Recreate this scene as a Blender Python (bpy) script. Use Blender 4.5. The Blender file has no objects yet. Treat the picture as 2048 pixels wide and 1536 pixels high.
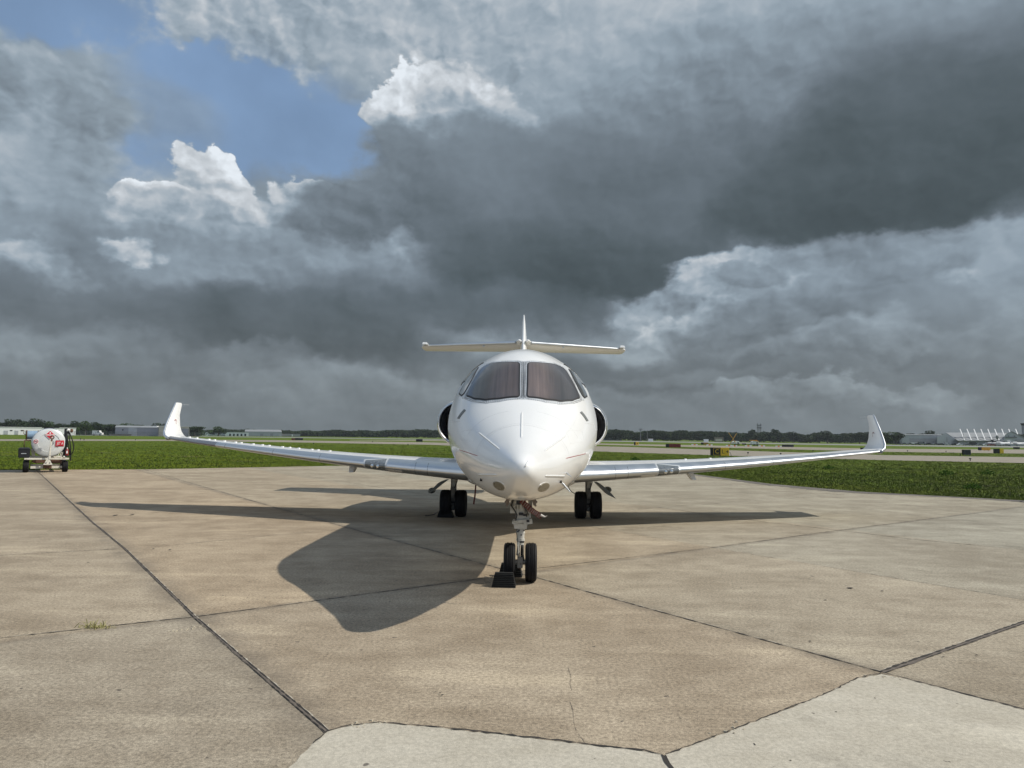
import bpy, bmesh, math, random
import numpy as np
from mathutils import Vector, Matrix
from mathutils.bvhtree import BVHTree
from mathutils.geometry import delaunay_2d_cdt

rnd = random.Random(7)
scene = bpy.context.scene
COL = scene.collection
R = math.radians

# ------------------------------------------------------------------ camera
F, EYE = 1450.0, 1.66            # focal length in pixels of the 2048 px wide photograph, eye height in metres
cam_d = bpy.data.cameras.new('camera')
cam_d.sensor_width = 36.0
cam_d.lens = F / 2048 * 36.0
cam_d.clip_start = 0.1
cam_d.clip_end = 20000
cam = bpy.data.objects.new('camera', cam_d)
COL.objects.link(cam)
CAMROT = Matrix.Rotation(R(.79), 3, 'Z') @ Matrix.Rotation(R(90 + 4.21), 3, 'X') @ Matrix.Rotation(.0118, 3, 'Z')
cam.matrix_world = Matrix.Translation((0, 0, EYE)) @ CAMROT.to_4x4()
scene.camera = cam

def ray(px, py):
    return CAMROT @ Vector(((px - 1024) / F, -(py - 768) / F, -1.0))
def P(px, py, Y):                # point of a sight line at distance Y
    r = ray(px, py); return Vector((0, 0, EYE)) + r * (Y / r.y)
def G(px, py, z=0.0):            # where a sight line meets the ground
    r = ray(px, py); return Vector((0, 0, EYE)) + r * ((z - EYE) / r.z)
def UV(px, py):
    r = ray(px, py).normalized(); return math.atan2(r.x, r.y), math.asin(r.z)

# ------------------------------------------------------------------ view transform
scene.view_settings.view_transform = 'Standard'
scene.view_settings.look = 'None'
scene.view_settings.exposure = 0.0
scene.view_settings.gamma = 1.0
scene.render.engine = 'CYCLES'
scene.cycles.sample_clamp_direct = 3.0
scene.cycles.sample_clamp_indirect = 3.0

# ------------------------------------------------------------------ node helper
class NT:
    def __init__(s, tree):
        s.t = tree; s.n = tree.nodes; s.l = tree.links
    def node(s, typ, **kw):
        n = s.n.new(typ)
        for k, v in kw.items(): setattr(n, k, v)
        return n
    def put(s, sock, v):
        if isinstance(v, bpy.types.NodeSocket): s.l.new(v, sock)
        elif v is not None: sock.default_value = v
    def m(s, op, a, b=None, c=None, clamp=False):
        n = s.node('ShaderNodeMath', operation=op, use_clamp=clamp)
        s.put(n.inputs[0], a); s.put(n.inputs[1], b)
        if c is not None: s.put(n.inputs[2], c)
        return n.outputs[0]
    def vm(s, op, a, b=None, out=0):
        n = s.node('ShaderNodeVectorMath', operation=op)
        s.put(n.inputs[0], a)
        if b is not None:
            s.put(n.inputs[3] if op == 'SCALE' else n.inputs[1], b)
        return n.outputs[out]
    def noise(s, vec, scale, detail=4, rough=.55, dist=0, out=0, lac=2.0, dim='3D'):
        n = s.node('ShaderNodeTexNoise', noise_dimensions=dim)
        s.put(n.inputs['Vector'], vec); n.inputs['Scale'].default_value = scale
        n.inputs['Detail'].default_value = detail; n.inputs['Roughness'].default_value = rough
        n.inputs['Distortion'].default_value = dist; n.inputs['Lacunarity'].default_value = lac
        return n.outputs[out]
    def ss(s, x, lo, hi, a=0.0, b=1.0):
        n = s.node('ShaderNodeMapRange', interpolation_type='SMOOTHSTEP')
        s.put(n.inputs[0], x); s.put(n.inputs[1], lo); s.put(n.inputs[2], hi); s.put(n.inputs[3], a); s.put(n.inputs[4], b)
        return n.outputs[0]
    def lin(s, x, lo, hi, a=0.0, b=1.0):
        n = s.node('ShaderNodeMapRange')
        s.put(n.inputs[0], x); s.put(n.inputs[1], lo); s.put(n.inputs[2], hi); s.put(n.inputs[3], a); s.put(n.inputs[4], b)
        return n.outputs[0]
    def mix(s, f, a, b, typ='MIX'):
        n = s.node('ShaderNodeMix', data_type='RGBA', blend_type=typ)
        s.put(n.inputs[0], f); s.put(n.inputs[6], a); s.put(n.inputs[7], b)
        return n.outputs[2]
    def mf(s, f, a, b):
        n = s.node('ShaderNodeMix', data_type='FLOAT')
        s.put(n.inputs[0], f); s.put(n.inputs[2], a); s.put(n.inputs[3], b)
        return n.outputs[0]
    def comb(s, x, y, z):
        n = s.node('ShaderNodeCombineXYZ')
        s.put(n.inputs[0], x); s.put(n.inputs[1], y); s.put(n.inputs[2], z); return n.outputs[0]
    def sep(s, v):
        n = s.node('ShaderNodeSeparateXYZ'); s.put(n.inputs[0], v); return n.outputs
    def mapping(s, vec, loc=(0,0,0), rot=(0,0,0), sc=(1,1,1), typ='POINT'):
        n = s.node('ShaderNodeMapping', vector_type=typ)
        s.put(n.inputs[0], vec); n.inputs[1].default_value = loc; n.inputs[2].default_value = rot; n.inputs[3].default_value = sc
        return n.outputs[0]

# ------------------------------------------------------------------ sky: broken grey cumulus over a blue gap
SUN_EL, SUN_AZ = R(45.5), R(90)     # sun to the right of the aircraft
def build_world():
    w = bpy.data.worlds.new('World'); scene.world = w; w.use_nodes = True
    w.cycles.sampling_method = 'MANUAL'; w.cycles.sample_map_resolution = 256
    t = NT(w.node_tree); t.n.clear()
    d = t.node('ShaderNodeTexCoord').outputs['Generated']
    x, y, z = t.sep(d)
    u = t.m('ARCTAN2', x, y); v = t.m('ARCSINE', z)
    uv = t.comb(u, v, 0.0)
    uvs = t.mapping(uv, sc=(1.0, 1.4, 1.0))
    w1 = t.vm('SCALE', t.vm('SUBTRACT', t.noise(uvs, 4.5, 4, .5, out=1, dim='2D'), (.5, .5, .5)), .11)
    uvw = t.vm('ADD', uv, w1)
    w2 = t.vm('SCALE', t.vm('SUBTRACT', t.noise(uvs, 17.0, 5, .6, out=1, dim='2D'), (.5, .5, .5)), .035)
    uvw = t.vm('ADD', uvw, w2)
    def voro(vec, scale, det):
        n = t.node('ShaderNodeTexVoronoi', feature='SMOOTH_F1', normalize=True, voronoi_dimensions='2D')
        t.put(n.inputs['Vector'], vec); n.inputs['Scale'].default_value = scale
        n.inputs['Detail'].default_value = det; n.inputs['Roughness'].default_value = .55
        n.inputs['Smoothness'].default_value = .6
        return n.outputs['Distance']
    vv = t.vm('ADD', uvs, t.vm('SCALE', w2, 1.0))
    puffy = t.m('SUBTRACT', .42, voro(vv, 12.0, 3.0))                 # cauliflower lumps, about -.3 .. .4
    puffy2 = t.m('SUBTRACT', .42, voro(t.vm('ADD', vv, (.008, .010, 0)), 12.0, 3.0))
    relief = t.m('SUBTRACT', puffy, puffy2)                          # lumps lit from the upper right
    nA = t.m('SUBTRACT', t.noise(uvs, 5.0, 7, .52, dim='2D'), .5)
    nB = t.m('SUBTRACT', t.noise(uvs, 14.0, 6, .58, dim='2D'), .5)
    nz = t.m('ADD', t.m('MULTIPLY', nA, 1.5), t.m('ADD', t.m('MULTIPLY', nB, 1.1), t.m('MULTIPLY', puffy, .8)))
    ns = t.m('ADD', t.m('MULTIPLY', nA, 1.4), t.m('MULTIPLY', nB, .5))
    # base: high grey layer, darker towards the horizon, brighter behind the photographer where the sun strikes the clouds
    base = t.ss(v, -.02, .16, .46, .56); base = t.m('ADD', base, t.ss(v, .2, .7, 0.0, .07))
    base = t.m('ADD', base, t.ss(y, .45, -.5, 0.0, SKYBACK))
    lum = t.m('MULTIPLY_ADD', nA, .30, base)
    lum = t.m('MULTIPLY_ADD', nB, .06, lum); lum = t.m('MULTIPLY_ADD', relief, .18, lum)
    # blue opening
    bluef = None
    for (px, py, sx, sy, rot) in BLUE:
        r = blob(t, uvw, px, py, sx, sy, rot)[0]
        f = t.m('SUBTRACT', 1.0, r)
        bluef = f if bluef is None else t.m('MAXIMUM', bluef, f)
    bm = t.ss(t.m('MULTIPLY_ADD', ns, -.5, bluef), -.12, .35)
    bm = t.m('MAXIMUM', bm, t.m('MULTIPLY', t.ss(t.m('MULTIPLY_ADD', y, -.35, nA), .10, .32), t.ss(y, -.1, -.5)))
    bm = t.m('MAXIMUM', bm, t.ss(t.m('MULTIPLY_ADD', nA, .5, z), .70, .86, 0, .85))                  # and overhead   # broken blue behind the photographer
    # cloud banks, far to near: each with its own lit top and shaded base
    for (px, py, sx, sy, rot, top, bot, edge, kn, kt, op) in BANKS:
        r, ly = blob(t, uvw, px, py, sx, sy, rot)
        f = t.m('SUBTRACT', 1.0, r)
        src = nz if edge < .3 else ns
        msk = t.ss(t.m('MULTIPLY_ADD', src, kn, f), -edge, edge)
        L = t.lin(ly, -.9, .9, bot, top)
        L = t.m('MULTIPLY_ADD', nA, kt * .8, L)
        if edge < .3:
            kr = min(1.0, max(.25, (top - .42) / .34))
            L = t.m('MULTIPLY_ADD', relief, .95 * kr, L); L = t.m('MULTIPLY_ADD', nB, kt * 1.1 * kr, L)
        else:
            L = t.m('MULTIPLY_ADD', relief, .30 if top > .54 else .10, L); L = t.m('MULTIPLY_ADD', nB, kt * .35, L)
        if op < 1: msk = t.m('MULTIPLY', msk, op)
        lum = t.mf(msk, lum, L)
        bm = t.m('MULTIPLY', bm, t.m('SUBTRACT', 1.0, msk))
    lum = t.m('MINIMUM', t.m('MAXIMUM', lum, .05), .93)
    lp = t.m('POWER', lum, 2.2)
    tint = t.mix(t.ss(lum, .30, .48), (.76, 1.0, 1.13, 1), (.81, 1.0, 1.18, 1))
    tint = t.mix(t.ss(lum, .60, .80), tint, (.93, 1.0, 1.07, 1))
    tint = t.mix(t.ss(v, .04, .22, .75, 0.0), tint, (.88, 1.0, 1.05, 1))
    cloud = t.vm('SCALE', tint, lp)
    sky = t.node('ShaderNodeTexSky', sky_type='NISHITA')
    sky.sun_disc = False; sky.sun_elevation = SUN_EL; sky.sun_rotation = SUN_AZ
    sky.air_density = 1.0; sky.dust_density = .6; sky.ozone_density = 1.6
    bl = t.vm('MULTIPLY', sky.outputs[0], (.120, .122, .118))
    bl = t.mix(t.ss(v, .20, .60, .85, .55), bl, (.235, .350, .540, 1))
    bl = t.vm('SCALE', bl, t.m('MULTIPLY_ADD', nA, .5, 1.0))
    col = t.mix(bm, cloud, bl)
    bg = t.node('ShaderNodeBackground'); t.put(bg.inputs[0], col); bg.inputs[1].default_value = 1.0
    out = t.node('ShaderNodeOutputWorld'); t.l.new(bg.outputs[0], out.inputs[0])

def blob(t, uvw, px, py, sx, sy, rot):
    """ellipse in azimuth / elevation: distance from its centre in radii, and height within it"""
    cu, cv = UV(px, py)
    su = abs(UV(px + 20, py)[0] - cu) / 20 * sx; sv = abs(UV(px, py - 20)[1] - cv) / 20 * sy
    mp = t.mapping(uvw, (cu, cv, 0), (0, 0, R(rot)), (su, sv, 1.0), 'TEXTURE')
    return t.vm('LENGTH', mp, out=1), t.sep(mp)[1]

SKYBACK = .24
BLUE = [(290, 30, 400, 110, 0), (500, 190, 300, 150, 0), (330, 270, 200, 120, 0), (60, 10, 230, 90, 0), (660, 250, 150, 90, 0)]
BANKS = [  # px, py, sx, sy (photo pixels), rotation, lum top, lum base, edge softness, edge noise, texture, opacity
    (1100, 100, 520, 190, 0, .72, .62, .32, .8, .20, 1),
    (760, 40, 370, 120, 4, .70, .64, .24, 1.0, .25, .9),
    (520, 80, 150, 70, 0, .68, .64, .22, 1.1, .25, .8),
    (720, 150, 100, 60, 0, .65, .62, .35, 1.1, .2, .6),
    (70, 205, 220, 120, -20, .62, .54, .20, .45, .10, 1),
    (290, 230, 130, 60, -15, .56, .52, .5, .6, .1, .5),
    (60, 400, 330, 120, 0, .65, .60, .35, .7, .15, 1),
    (400, 470, 520, 130, 0, .66, .56, .32, 1.0, .38, 1),
    (620, 372, 75, 38, 0, .86, .66, .08, 1.0, .3, 1),
    (435, 362, 80, 55, -10, .90, .68, .07, 1.0, .3, 1),
    (480, 430, 190, 55, 0, .74, .60, .24, 1.3, .3, .95),
    (285, 372, 75, 32, 0, .84, .64, .08, 1.0, .3, 1),
    (330, 430, 110, 45, 0, .67, .58, .25, 1.2, .3, .8),
    (235, 500, 80, 42, 0, .84, .68, .20, 1.2, .35, .9),
    (80, 535, 120, 30, 0, .70, .60, .25, 1.2, .3, .7),
    (765, 465, 95, 62, 0, .80, .62, .18, 1.3, .35, .85),
    (600, 520, 250, 55, 0, .58, .53, .4, .9, .25, .8),
    (760, 240, 60, 35, 0, .86, .68, .08, 1.0, .3, 1),
    (850, 250, 120, 58, 6, .90, .66, .08, 1.1, .35, 1),
    (970, 240, 110, 80, 0, .78, .66, .18, 1.1, .3, .85),
    (1500, 600, 430, 140, 0, .69, .58, .34, 1.0, .34, .95),
    (1850, 560, 400, 150, 0, .66, .57, .30, .9, .28, .95),
    (1600, 500, 300, 60, 0, .70, .62, .35, 1.0, .3, .8),
    (1400, 20, 650, 80, 0, .72, .66, .5, .8, .18, .8),
    (1530, 190, 380, 150, 0, .55, .48, .5, .7, .12, .9),
    (1950, 110, 300, 110, 0, .53, .44, .5, .7, .12, .85),
    (850, 365, 250, 105, 14, .53, .44, .26, .9, .16, 1),
    (1120, 400, 360, 165, -4, .50, .41, .34, .75, .14, 1),
    (1430, 370, 280, 115, 0, .46, .40, .5, .6, .12, .9),
    (1890, 300, 440, 195, 2, .40, .32, .36, .50, .10, 1),
    (1690, 385, 250, 85, 4, .37, .32, .30, .55, .09, .9),
    (1120, 535, 300, 95, 4, .40, .33, .30, .6, .12, 1),
    (300, 625, 560, 50, -2, .47, .42, .4, .8, .16, .9),
    (640, 670, 270, 60, -6, .41, .36, .34, .65, .14, 1),
    (930, 620, 330, 50, 0, .43, .38, .45, .7, .12, .85),
    (1490, 550, 140, 34, 0, .74, .62, .24, 1.2, .3, .8),
    (1330, 610, 110, 34, 0, .68, .58, .28, 1.1, .3, .8),
    (1720, 590, 190, 34, 0, .68, .58, .18, 1.1, .3, .8),
    (1980, 490, 170, 40, 0, .66, .60, .35, 1.0, .3, .8),
    (1390, 575, 80, 22, 0, .68, .60, .22, 1.2, .25, .6),
    (1410, 655, 110, 30, 0, .72, .60, .20, 1.1, .25, .8),
    (1760, 520, 190, 50, 0, .55, .51, .25, .9, .12, .85),
    (1490, 575, 60, 28, 0, .53, .50, .25, .9, .12, .8),
    (1580, 645, 230, 42, 8, .53, .46, .25, .9, .14, .85),
    (1890, 640, 100, 45, 0, .53, .49, .3, .8, .12, .85),
    (1400, 740, 500, 34, 0, .45, .40, .40, .8, .14, .95),
    (1650, 745, 450, 18, 0, .52, .48, .4, .9, .14, .6),
    (1600, 785, 170, 28, 0, .60, .50, .22, 1.1, .22, .7),
    (1830, 780, 120, 24, 0, .58, .49, .24, 1.1, .22, .6),
    (1700, 700, 150, 26, 0, .58, .51, .26, 1.1, .22, .5),
    (520, 720, 120, 26, 0, .52, .46, .3, 1.0, .2, .5),
    (60, 735, 100, 40, 0, .56, .49, .25, 1.0, .2, .6),
    (1500, 870, 2200, 60, 0, .480, .470, .5, .3, .06, .85),
    (200, 870, 900, 80, 0, .450, .435, .5, .3, .06, .85),
]
build_world()
sun_d = bpy.data.lights.new('sun', 'SUN'); sun_d.energy = 4.2; sun_d.angle = R(.6); sun_d.color = (1.0, .94, .84)
sun = bpy.data.objects.new('sun', sun_d); COL.objects.link(sun)
_dir = Vector((-math.cos(SUN_EL), .03, -math.sin(SUN_EL)))
sun.rotation_euler = _dir.to_track_quat('-Z', 'Y').to_euler(); sun.location = (60, 0, 60)

# ------------------------------------------------------------------ materials (all procedural)
def new_mat(name):
    m = bpy.data.materials.new(name); m.use_nodes = True
    t = NT(m.node_tree); b = t.n['Principled BSDF']
    return m, t, b
def simple(name, col, rough=.5, metal=0.0, var=.12, scale=6.0, bump=0.0, bscale=60.0, coat=0.0, spec=None, dirt=None):
    """paint, rubber, metal...: the base colour mottled by noise, roughness mottled too"""
    m, t, b = new_mat(name)
    co = t.node('ShaderNodeTexCoord').outputs['Object']
    n = t.noise(co, scale, 6, .6)
    f = t.lin(n, .25, .75, 1 - var, 1 + var)
    c = t.vm('SCALE', tuple(col), f)
    if dirt:
        dn = t.noise(co, scale * .6, 8, .65)
        c = t.mix(t.ss(dn, dirt[1], dirt[1] + .12, 0, dirt[2]), c, tuple(dirt[0]) + (1,))
    t.put(b.inputs['Base Color'], c)
    b.inputs['Metallic'].default_value = metal
    t.put(b.inputs['Roughness'], t.lin(n, .3, .7, max(rough - .06, .02), min(rough + .06, 1)))
    if coat: b.inputs['Coat Weight'].default_value = coat; b.inputs['Coat Roughness'].default_value = .08
    if spec is not None: b.inputs['Specular IOR Level'].default_value = spec
    if bump:
        bn = t.node('ShaderNodeBump'); bn.inputs['Strength'].default_value = bump; bn.inputs['Distance'].default_value = .01
        t.put(bn.inputs['Height'], t.noise(co, bscale, 4, .6)); t.l.new(bn.outputs[0], b.inputs['Normal'])
    return m

M = {}
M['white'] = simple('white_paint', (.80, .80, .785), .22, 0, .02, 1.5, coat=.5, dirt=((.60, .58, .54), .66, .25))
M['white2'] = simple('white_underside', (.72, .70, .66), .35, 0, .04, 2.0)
M['steel'] = simple('polished_metal', (.66, .68, .70), .34, 1.0, .05, 3.0)
M['steeld'] = simple('deicer_grey_metal', (.30, .31, .33), .42, .9, .05, 3.0)
M['lip'] = simple('intake_lip_metal', (.75, .76, .77), .16, 1.0, .04, 3.0)
M['frame'] = simple('bare_frame_metal', (.60, .62, .63), .42, .35, .10, 20.0)
M['seal'] = simple('black_seal', (.012, .012, .013), .55)
M['rivet'] = simple('rivet', (.10, .10, .11), .5, .5)
M['dark'] = simple('dark_cavity', (.010, .010, .011), .7)
M['fan'] = simple('fan_metal', (.10, .10, .105), .35, .9)
M['duct'] = simple('intake_duct_metal', (.20, .20, .21), .4, .8)
M['line'] = simple('panel_line', (.56, .56, .56), .6)
M['vent'] = simple('grey_vent', (.17, .18, .175), .5, .2)
M['red'] = simple('red_pinstripe', (.30, .03, .03), .4)
M['rubber'] = simple('tyre_rubber', (.011, .011, .012), .72, 0, .25, 30, spec=.25)
M['tread'] = simple('chock_rubber', (.020, .021, .021), .7, 0, .3, 25, bump=.3, spec=.25)
M['gear'] = simple('gear_white_paint', (.55, .54, .49), .42, 0, .15, 22, dirt=((.12, .10, .07), .56, .8))
M['hub'] = simple('hub_grey', (.28, .28, .27), .45, .5, .2, 20, dirt=((.05, .045, .04), .55, .7))
M['chrome'] = simple('oleo_chrome', (.80, .80, .80), .10, 1.0, .03)
M['ribbon'] = simple('ribbon_red', (.15, .03, .02), .7, 0, .3, 40)
M['rope'] = simple('grey_rope', (.16, .14, .11), .8, 0, .3, 40)
M['ribbond'] = simple('ribbon_dark_red', (.10, .018, .012), .7, 0, .3, 30)
M['ribbonw'] = simple('ribbon_white', (.6, .58, .55), .7)
M['taxi'] = simple('taxi_lamp_cover', (.20, .17, .11), .30, 0, .15, 25)
M['concrete_light'] = None
M['tankw'] = simple('tank_paint', (.66, .68, .67), .30, .1, .10, 3.0, coat=.4, dirt=((.42, .43, .42), .58, .4))
M['tankrim'] = simple('tank_rim', (.50, .52, .53), .25, .6, .1, 4)
M['offw'] = simple('chipped_offwhite_paint', (.66, .63, .54), .5, 0, .12, 8, dirt=((.16, .08, .04), .58, .85))
M['rust'] = simple('rusty_iron', (.13, .07, .045), .8, .2, .35, 14)
M['black'] = simple('black_plastic', (.012, .013, .017), .45, 0, .2, 10)
M['hose'] = simple('hose_black', (.01, .01, .01), .5)
M['bluehose'] = simple('blue_hose', (.28, .40, .52), .55, 0, .2, 9)
M['signred'] = simple('placard_red', (.50, .012, .03), .4, 0, .08, 10)
M['signwhite'] = simple('placard_white', (.80, .80, .78), .4, 0, .04)
M['signblack'] = simple('sign_black', (.012, .012, .012), .5)
M['signyellow'] = simple('sign_yellow', (.78, .50, .03), .45, 0, .06)
M['exting'] = simple('extinguisher_red', (.22, .02, .02), .35)
M['orange'] = simple('barrier_orange', (.75, .22, .08), .6, 0, .1)
M['bwhite'] = simple('building_white', (.80, .80, .78), .6, 0, .06, .4)
M['bgrey'] = simple('building_grey', (.30, .30, .32), .6, .1, .10, .3)
M['bgrey2'] = simple('building_light_grey', (.42, .43, .44), .6, .1, .08, .3)
M['btan'] = simple('building_tan', (.50, .46, .36), .65, 0, .08, .4)
M['bbrown'] = simple('building_brown', (.22, .18, .15), .7, 0, .1, .5)
M['roofm'] = simple('metal_roof', (.27, .28, .285), .6, .2, .08, .3)
M['glassd'] = simple('dark_glass', (.02, .024, .03), .12)
M['pole'] = simple('pole_grey', (.16, .17, .17), .6, .3)
M['lamp'] = simple('landing_light_glass', (.17, .185, .19), .10, .3, .5, 16, coat=.8)
M['bulb'] = simple('lamp_reflector', (.72, .72, .70), .12, 1.0)

# fabric sunshades behind the tinted windscreen: pinkish brown near the middle, slate towards the sides, streaked vertically
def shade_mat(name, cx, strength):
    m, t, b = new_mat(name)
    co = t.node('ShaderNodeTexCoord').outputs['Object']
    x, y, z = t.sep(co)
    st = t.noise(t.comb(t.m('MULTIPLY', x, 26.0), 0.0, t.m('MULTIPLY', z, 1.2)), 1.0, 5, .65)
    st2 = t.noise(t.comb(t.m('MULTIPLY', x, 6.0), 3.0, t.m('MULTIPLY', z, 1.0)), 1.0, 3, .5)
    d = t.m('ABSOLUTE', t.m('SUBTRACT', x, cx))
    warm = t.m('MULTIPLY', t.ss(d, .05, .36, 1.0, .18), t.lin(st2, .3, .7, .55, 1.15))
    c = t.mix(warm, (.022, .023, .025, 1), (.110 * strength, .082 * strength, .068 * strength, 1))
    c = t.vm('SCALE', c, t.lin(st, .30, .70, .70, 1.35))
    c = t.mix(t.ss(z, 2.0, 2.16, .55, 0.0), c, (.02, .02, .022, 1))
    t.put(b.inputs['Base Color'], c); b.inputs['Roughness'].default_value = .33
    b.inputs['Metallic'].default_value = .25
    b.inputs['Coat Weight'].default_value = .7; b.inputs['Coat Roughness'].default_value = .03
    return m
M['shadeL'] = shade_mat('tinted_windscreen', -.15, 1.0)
M['shadeR'] = shade_mat('tinted_windscreen_sunlit', .14, 1.75)  # brighter copy of the left pane, sunlight put into its colour
M['sidepane'] = simple('side_window_tint', (.10, .095, .085), .12, .2, .35, 5, coat=.6)

# ------------------------------------------------------------------ mesh helpers
class MB:
    def __init__(s): s.v = []; s.f = []
    def add(s, vs, fs):
        o = len(s.v); s.v += [tuple(p) for p in vs]; s.f += [tuple(i + o for i in f) for f in fs]; return s
    def box(s, c, d, rot=None, taper=1.0):
        x, y, z = d[0] / 2, d[1] / 2, d[2] / 2
        vs = [Vector((sx * x * (taper if sz > 0 else 1), sy * y * (taper if sz > 0 else 1), sz * z)) for sz in (-1, 1) for sy in (-1, 1) for sx in (-1, 1)]
        if rot is not None: vs = [rot @ p for p in vs]
        return s.add([p + Vector(c) for p in vs], [(0, 2, 3, 1), (4, 5, 7, 6), (0, 1, 5, 4), (2, 6, 7, 3), (0, 4, 6, 2), (1, 3, 7, 5)])
    def bar(s, a, b, w, h, up=(0, 0, 1)):       # box between two points
        a = Vector(a); b = Vector(b); d = (b - a); L = d.length; d.normalize()
        sd = d.cross(Vector(up))
        if sd.length < 1e-4: sd = d.cross(Vector((0, 1, 0)))
        sd.normalize(); u = sd.cross(d)
        m = Matrix((sd, d, u)).transposed()
        return s.box((a + b) / 2, (w, L, h), m)
    def cyl(s, a, b, r0, r1=None, n=16, caps=True):
        if r1 is None: r1 = r0
        a = Vector(a); b = Vector(b); d = (b - a).normalized()
        p = d.orthogonal().normalized(); q = d.cross(p)
        vs = []
        for c, r in ((a, r0), (b, r1)):
            for i in range(n):
                an = 2 * math.pi * i / n; vs.append(c + (p * math.cos(an) + q * math.sin(an)) * r)
        fs = [(i, (i + 1) % n, n + (i + 1) % n, n + i) for i in range(n)]
        if caps: fs += [tuple(range(n - 1, -1, -1)), tuple(range(n, 2 * n))]
        return s.add(vs, fs)
    def lathe(s, c, axis, prof, n=32):          # prof: list of (along axis, radius)
        c = Vector(c); d = Vector(axis).normalized(); p = d.orthogonal().normalized(); q = d.cross(p); k = len(prof)
        vs = []
        for (h, r) in prof:
            for i in range(n):
                an = 2 * math.pi * i / n; vs.append(c + d * h + (p * math.cos(an) + q * math.sin(an)) * r)
        fs = [(j * n + i, j * n + (i + 1) % n, (j + 1) * n + (i + 1) % n, (j + 1) * n + i) for j in range(k - 1) for i in range(n)]
        return s.add(vs, fs)
    def tube(s, pts, r, n=8):
        pts = [Vector(p) for p in pts]; vs = []; k = len(pts)
        rr = r if isinstance(r, (list, tuple)) else [r] * k
        for j, p0 in enumerate(pts):
            d = (pts[min(j + 1, k - 1)] - pts[max(j - 1, 0)]).normalized()
            p = d.cross(Vector((.31, .2, .93))).normalized(); q = d.cross(p)
            for i in range(n):
                an = 2 * math.pi * i / n; vs.append(p0 + (p * math.cos(an) + q * math.sin(an)) * rr[j])
        fs = [(j * n + i, j * n + (i + 1) % n, (j + 1) * n + (i + 1) % n, (j + 1) * n + i) for j in range(k - 1) for i in range(n)]
        fs += [tuple(range(n - 1, -1, -1)), tuple(range((k - 1) * n, k * n))]
        return s.add(vs, fs)
    def ell(s, c, rad, n=16, m=10):
        vs = [Vector(c) + Vector((0, 0, -rad[2]))]
        for j in range(1, m):
            ph = -math.pi / 2 + math.pi * j / m
            for i in range(n):
                an = 2 * math.pi * i / n
                vs.append(Vector(c) + Vector((rad[0] * math.cos(ph) * math.cos(an), rad[1] * math.cos(ph) * math.sin(an), rad[2] * math.sin(ph))))
        vs.append(Vector(c) + Vector((0, 0, rad[2])))
        fs = [(0, 1 + (i + 1) % n, 1 + i) for i in range(n)]
        for j in range(m - 2):
            for i in range(n): fs.append((1 + j * n + i, 1 + j * n + (i + 1) % n, 1 + (j + 1) * n + (i + 1) % n, 1 + (j + 1) * n + i))
        T = len(vs) - 1
        fs += [(T, 1 + (m - 2) * n + i, 1 + (m - 2) * n + (i + 1) % n) for i in range(n)]
        return s.add(vs, fs)
    def prism(s, poly, dvec):                   # polygon of 3-D points pushed along a vector
        n = len(poly); d = Vector(dvec)
        vs = [Vector(p) for p in poly] + [Vector(p) + d for p in poly]
        fs = [tuple(range(n)), tuple(range(2 * n - 1, n - 1, -1))] + [(i, (i + 1) % n, n + (i + 1) % n, n + i) for i in range(n)]
        return s.add(vs, fs)
    def loft(s, rings, closed=True, cap=True):
        n = len(rings[0]); vs = [p for r in rings for p in r]
        rng = n if closed else n - 1
        fs = [(j * n + i, j * n + (i + 1) % n, (j + 1) * n + (i + 1) % n, (j + 1) * n + i) for j in range(len(rings) - 1) for i in range(rng)]
        if cap and closed: fs += [tuple(range(n - 1, -1, -1)), tuple(range((len(rings) - 1) * n, len(rings) * n))]
        return s.add(vs, fs)
    def build(s, name, mat, parent=None, smooth=None, bevel=0.0):
        me = bpy.data.meshes.new(name)
        acc = Vector((0, 0, 0)); q = parent
        while q is not None: acc += q.location; q = q.parent
        me.from_pydata([Vector(p) - acc for p in s.v] if parent is not None else s.v, [], s.f)
        bm = bmesh.new(); bm.from_mesh(me); bmesh.ops.recalc_face_normals(bm, faces=bm.faces)
        if bevel: bmesh.ops.bevel(bm, geom=list(bm.edges), offset=bevel, segments=2, affect='EDGES', clamp_overlap=True)
        bm.to_mesh(me); bm.free()
        if smooth is not None:
            me.shade_smooth()
            if smooth < 180: me.set_sharp_from_angle(angle=R(smooth))
        me.materials.append(mat)
        o = bpy.data.objects.new(name, me); COL.objects.link(o)
        if parent is not None: o.parent = parent
        return o

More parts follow.
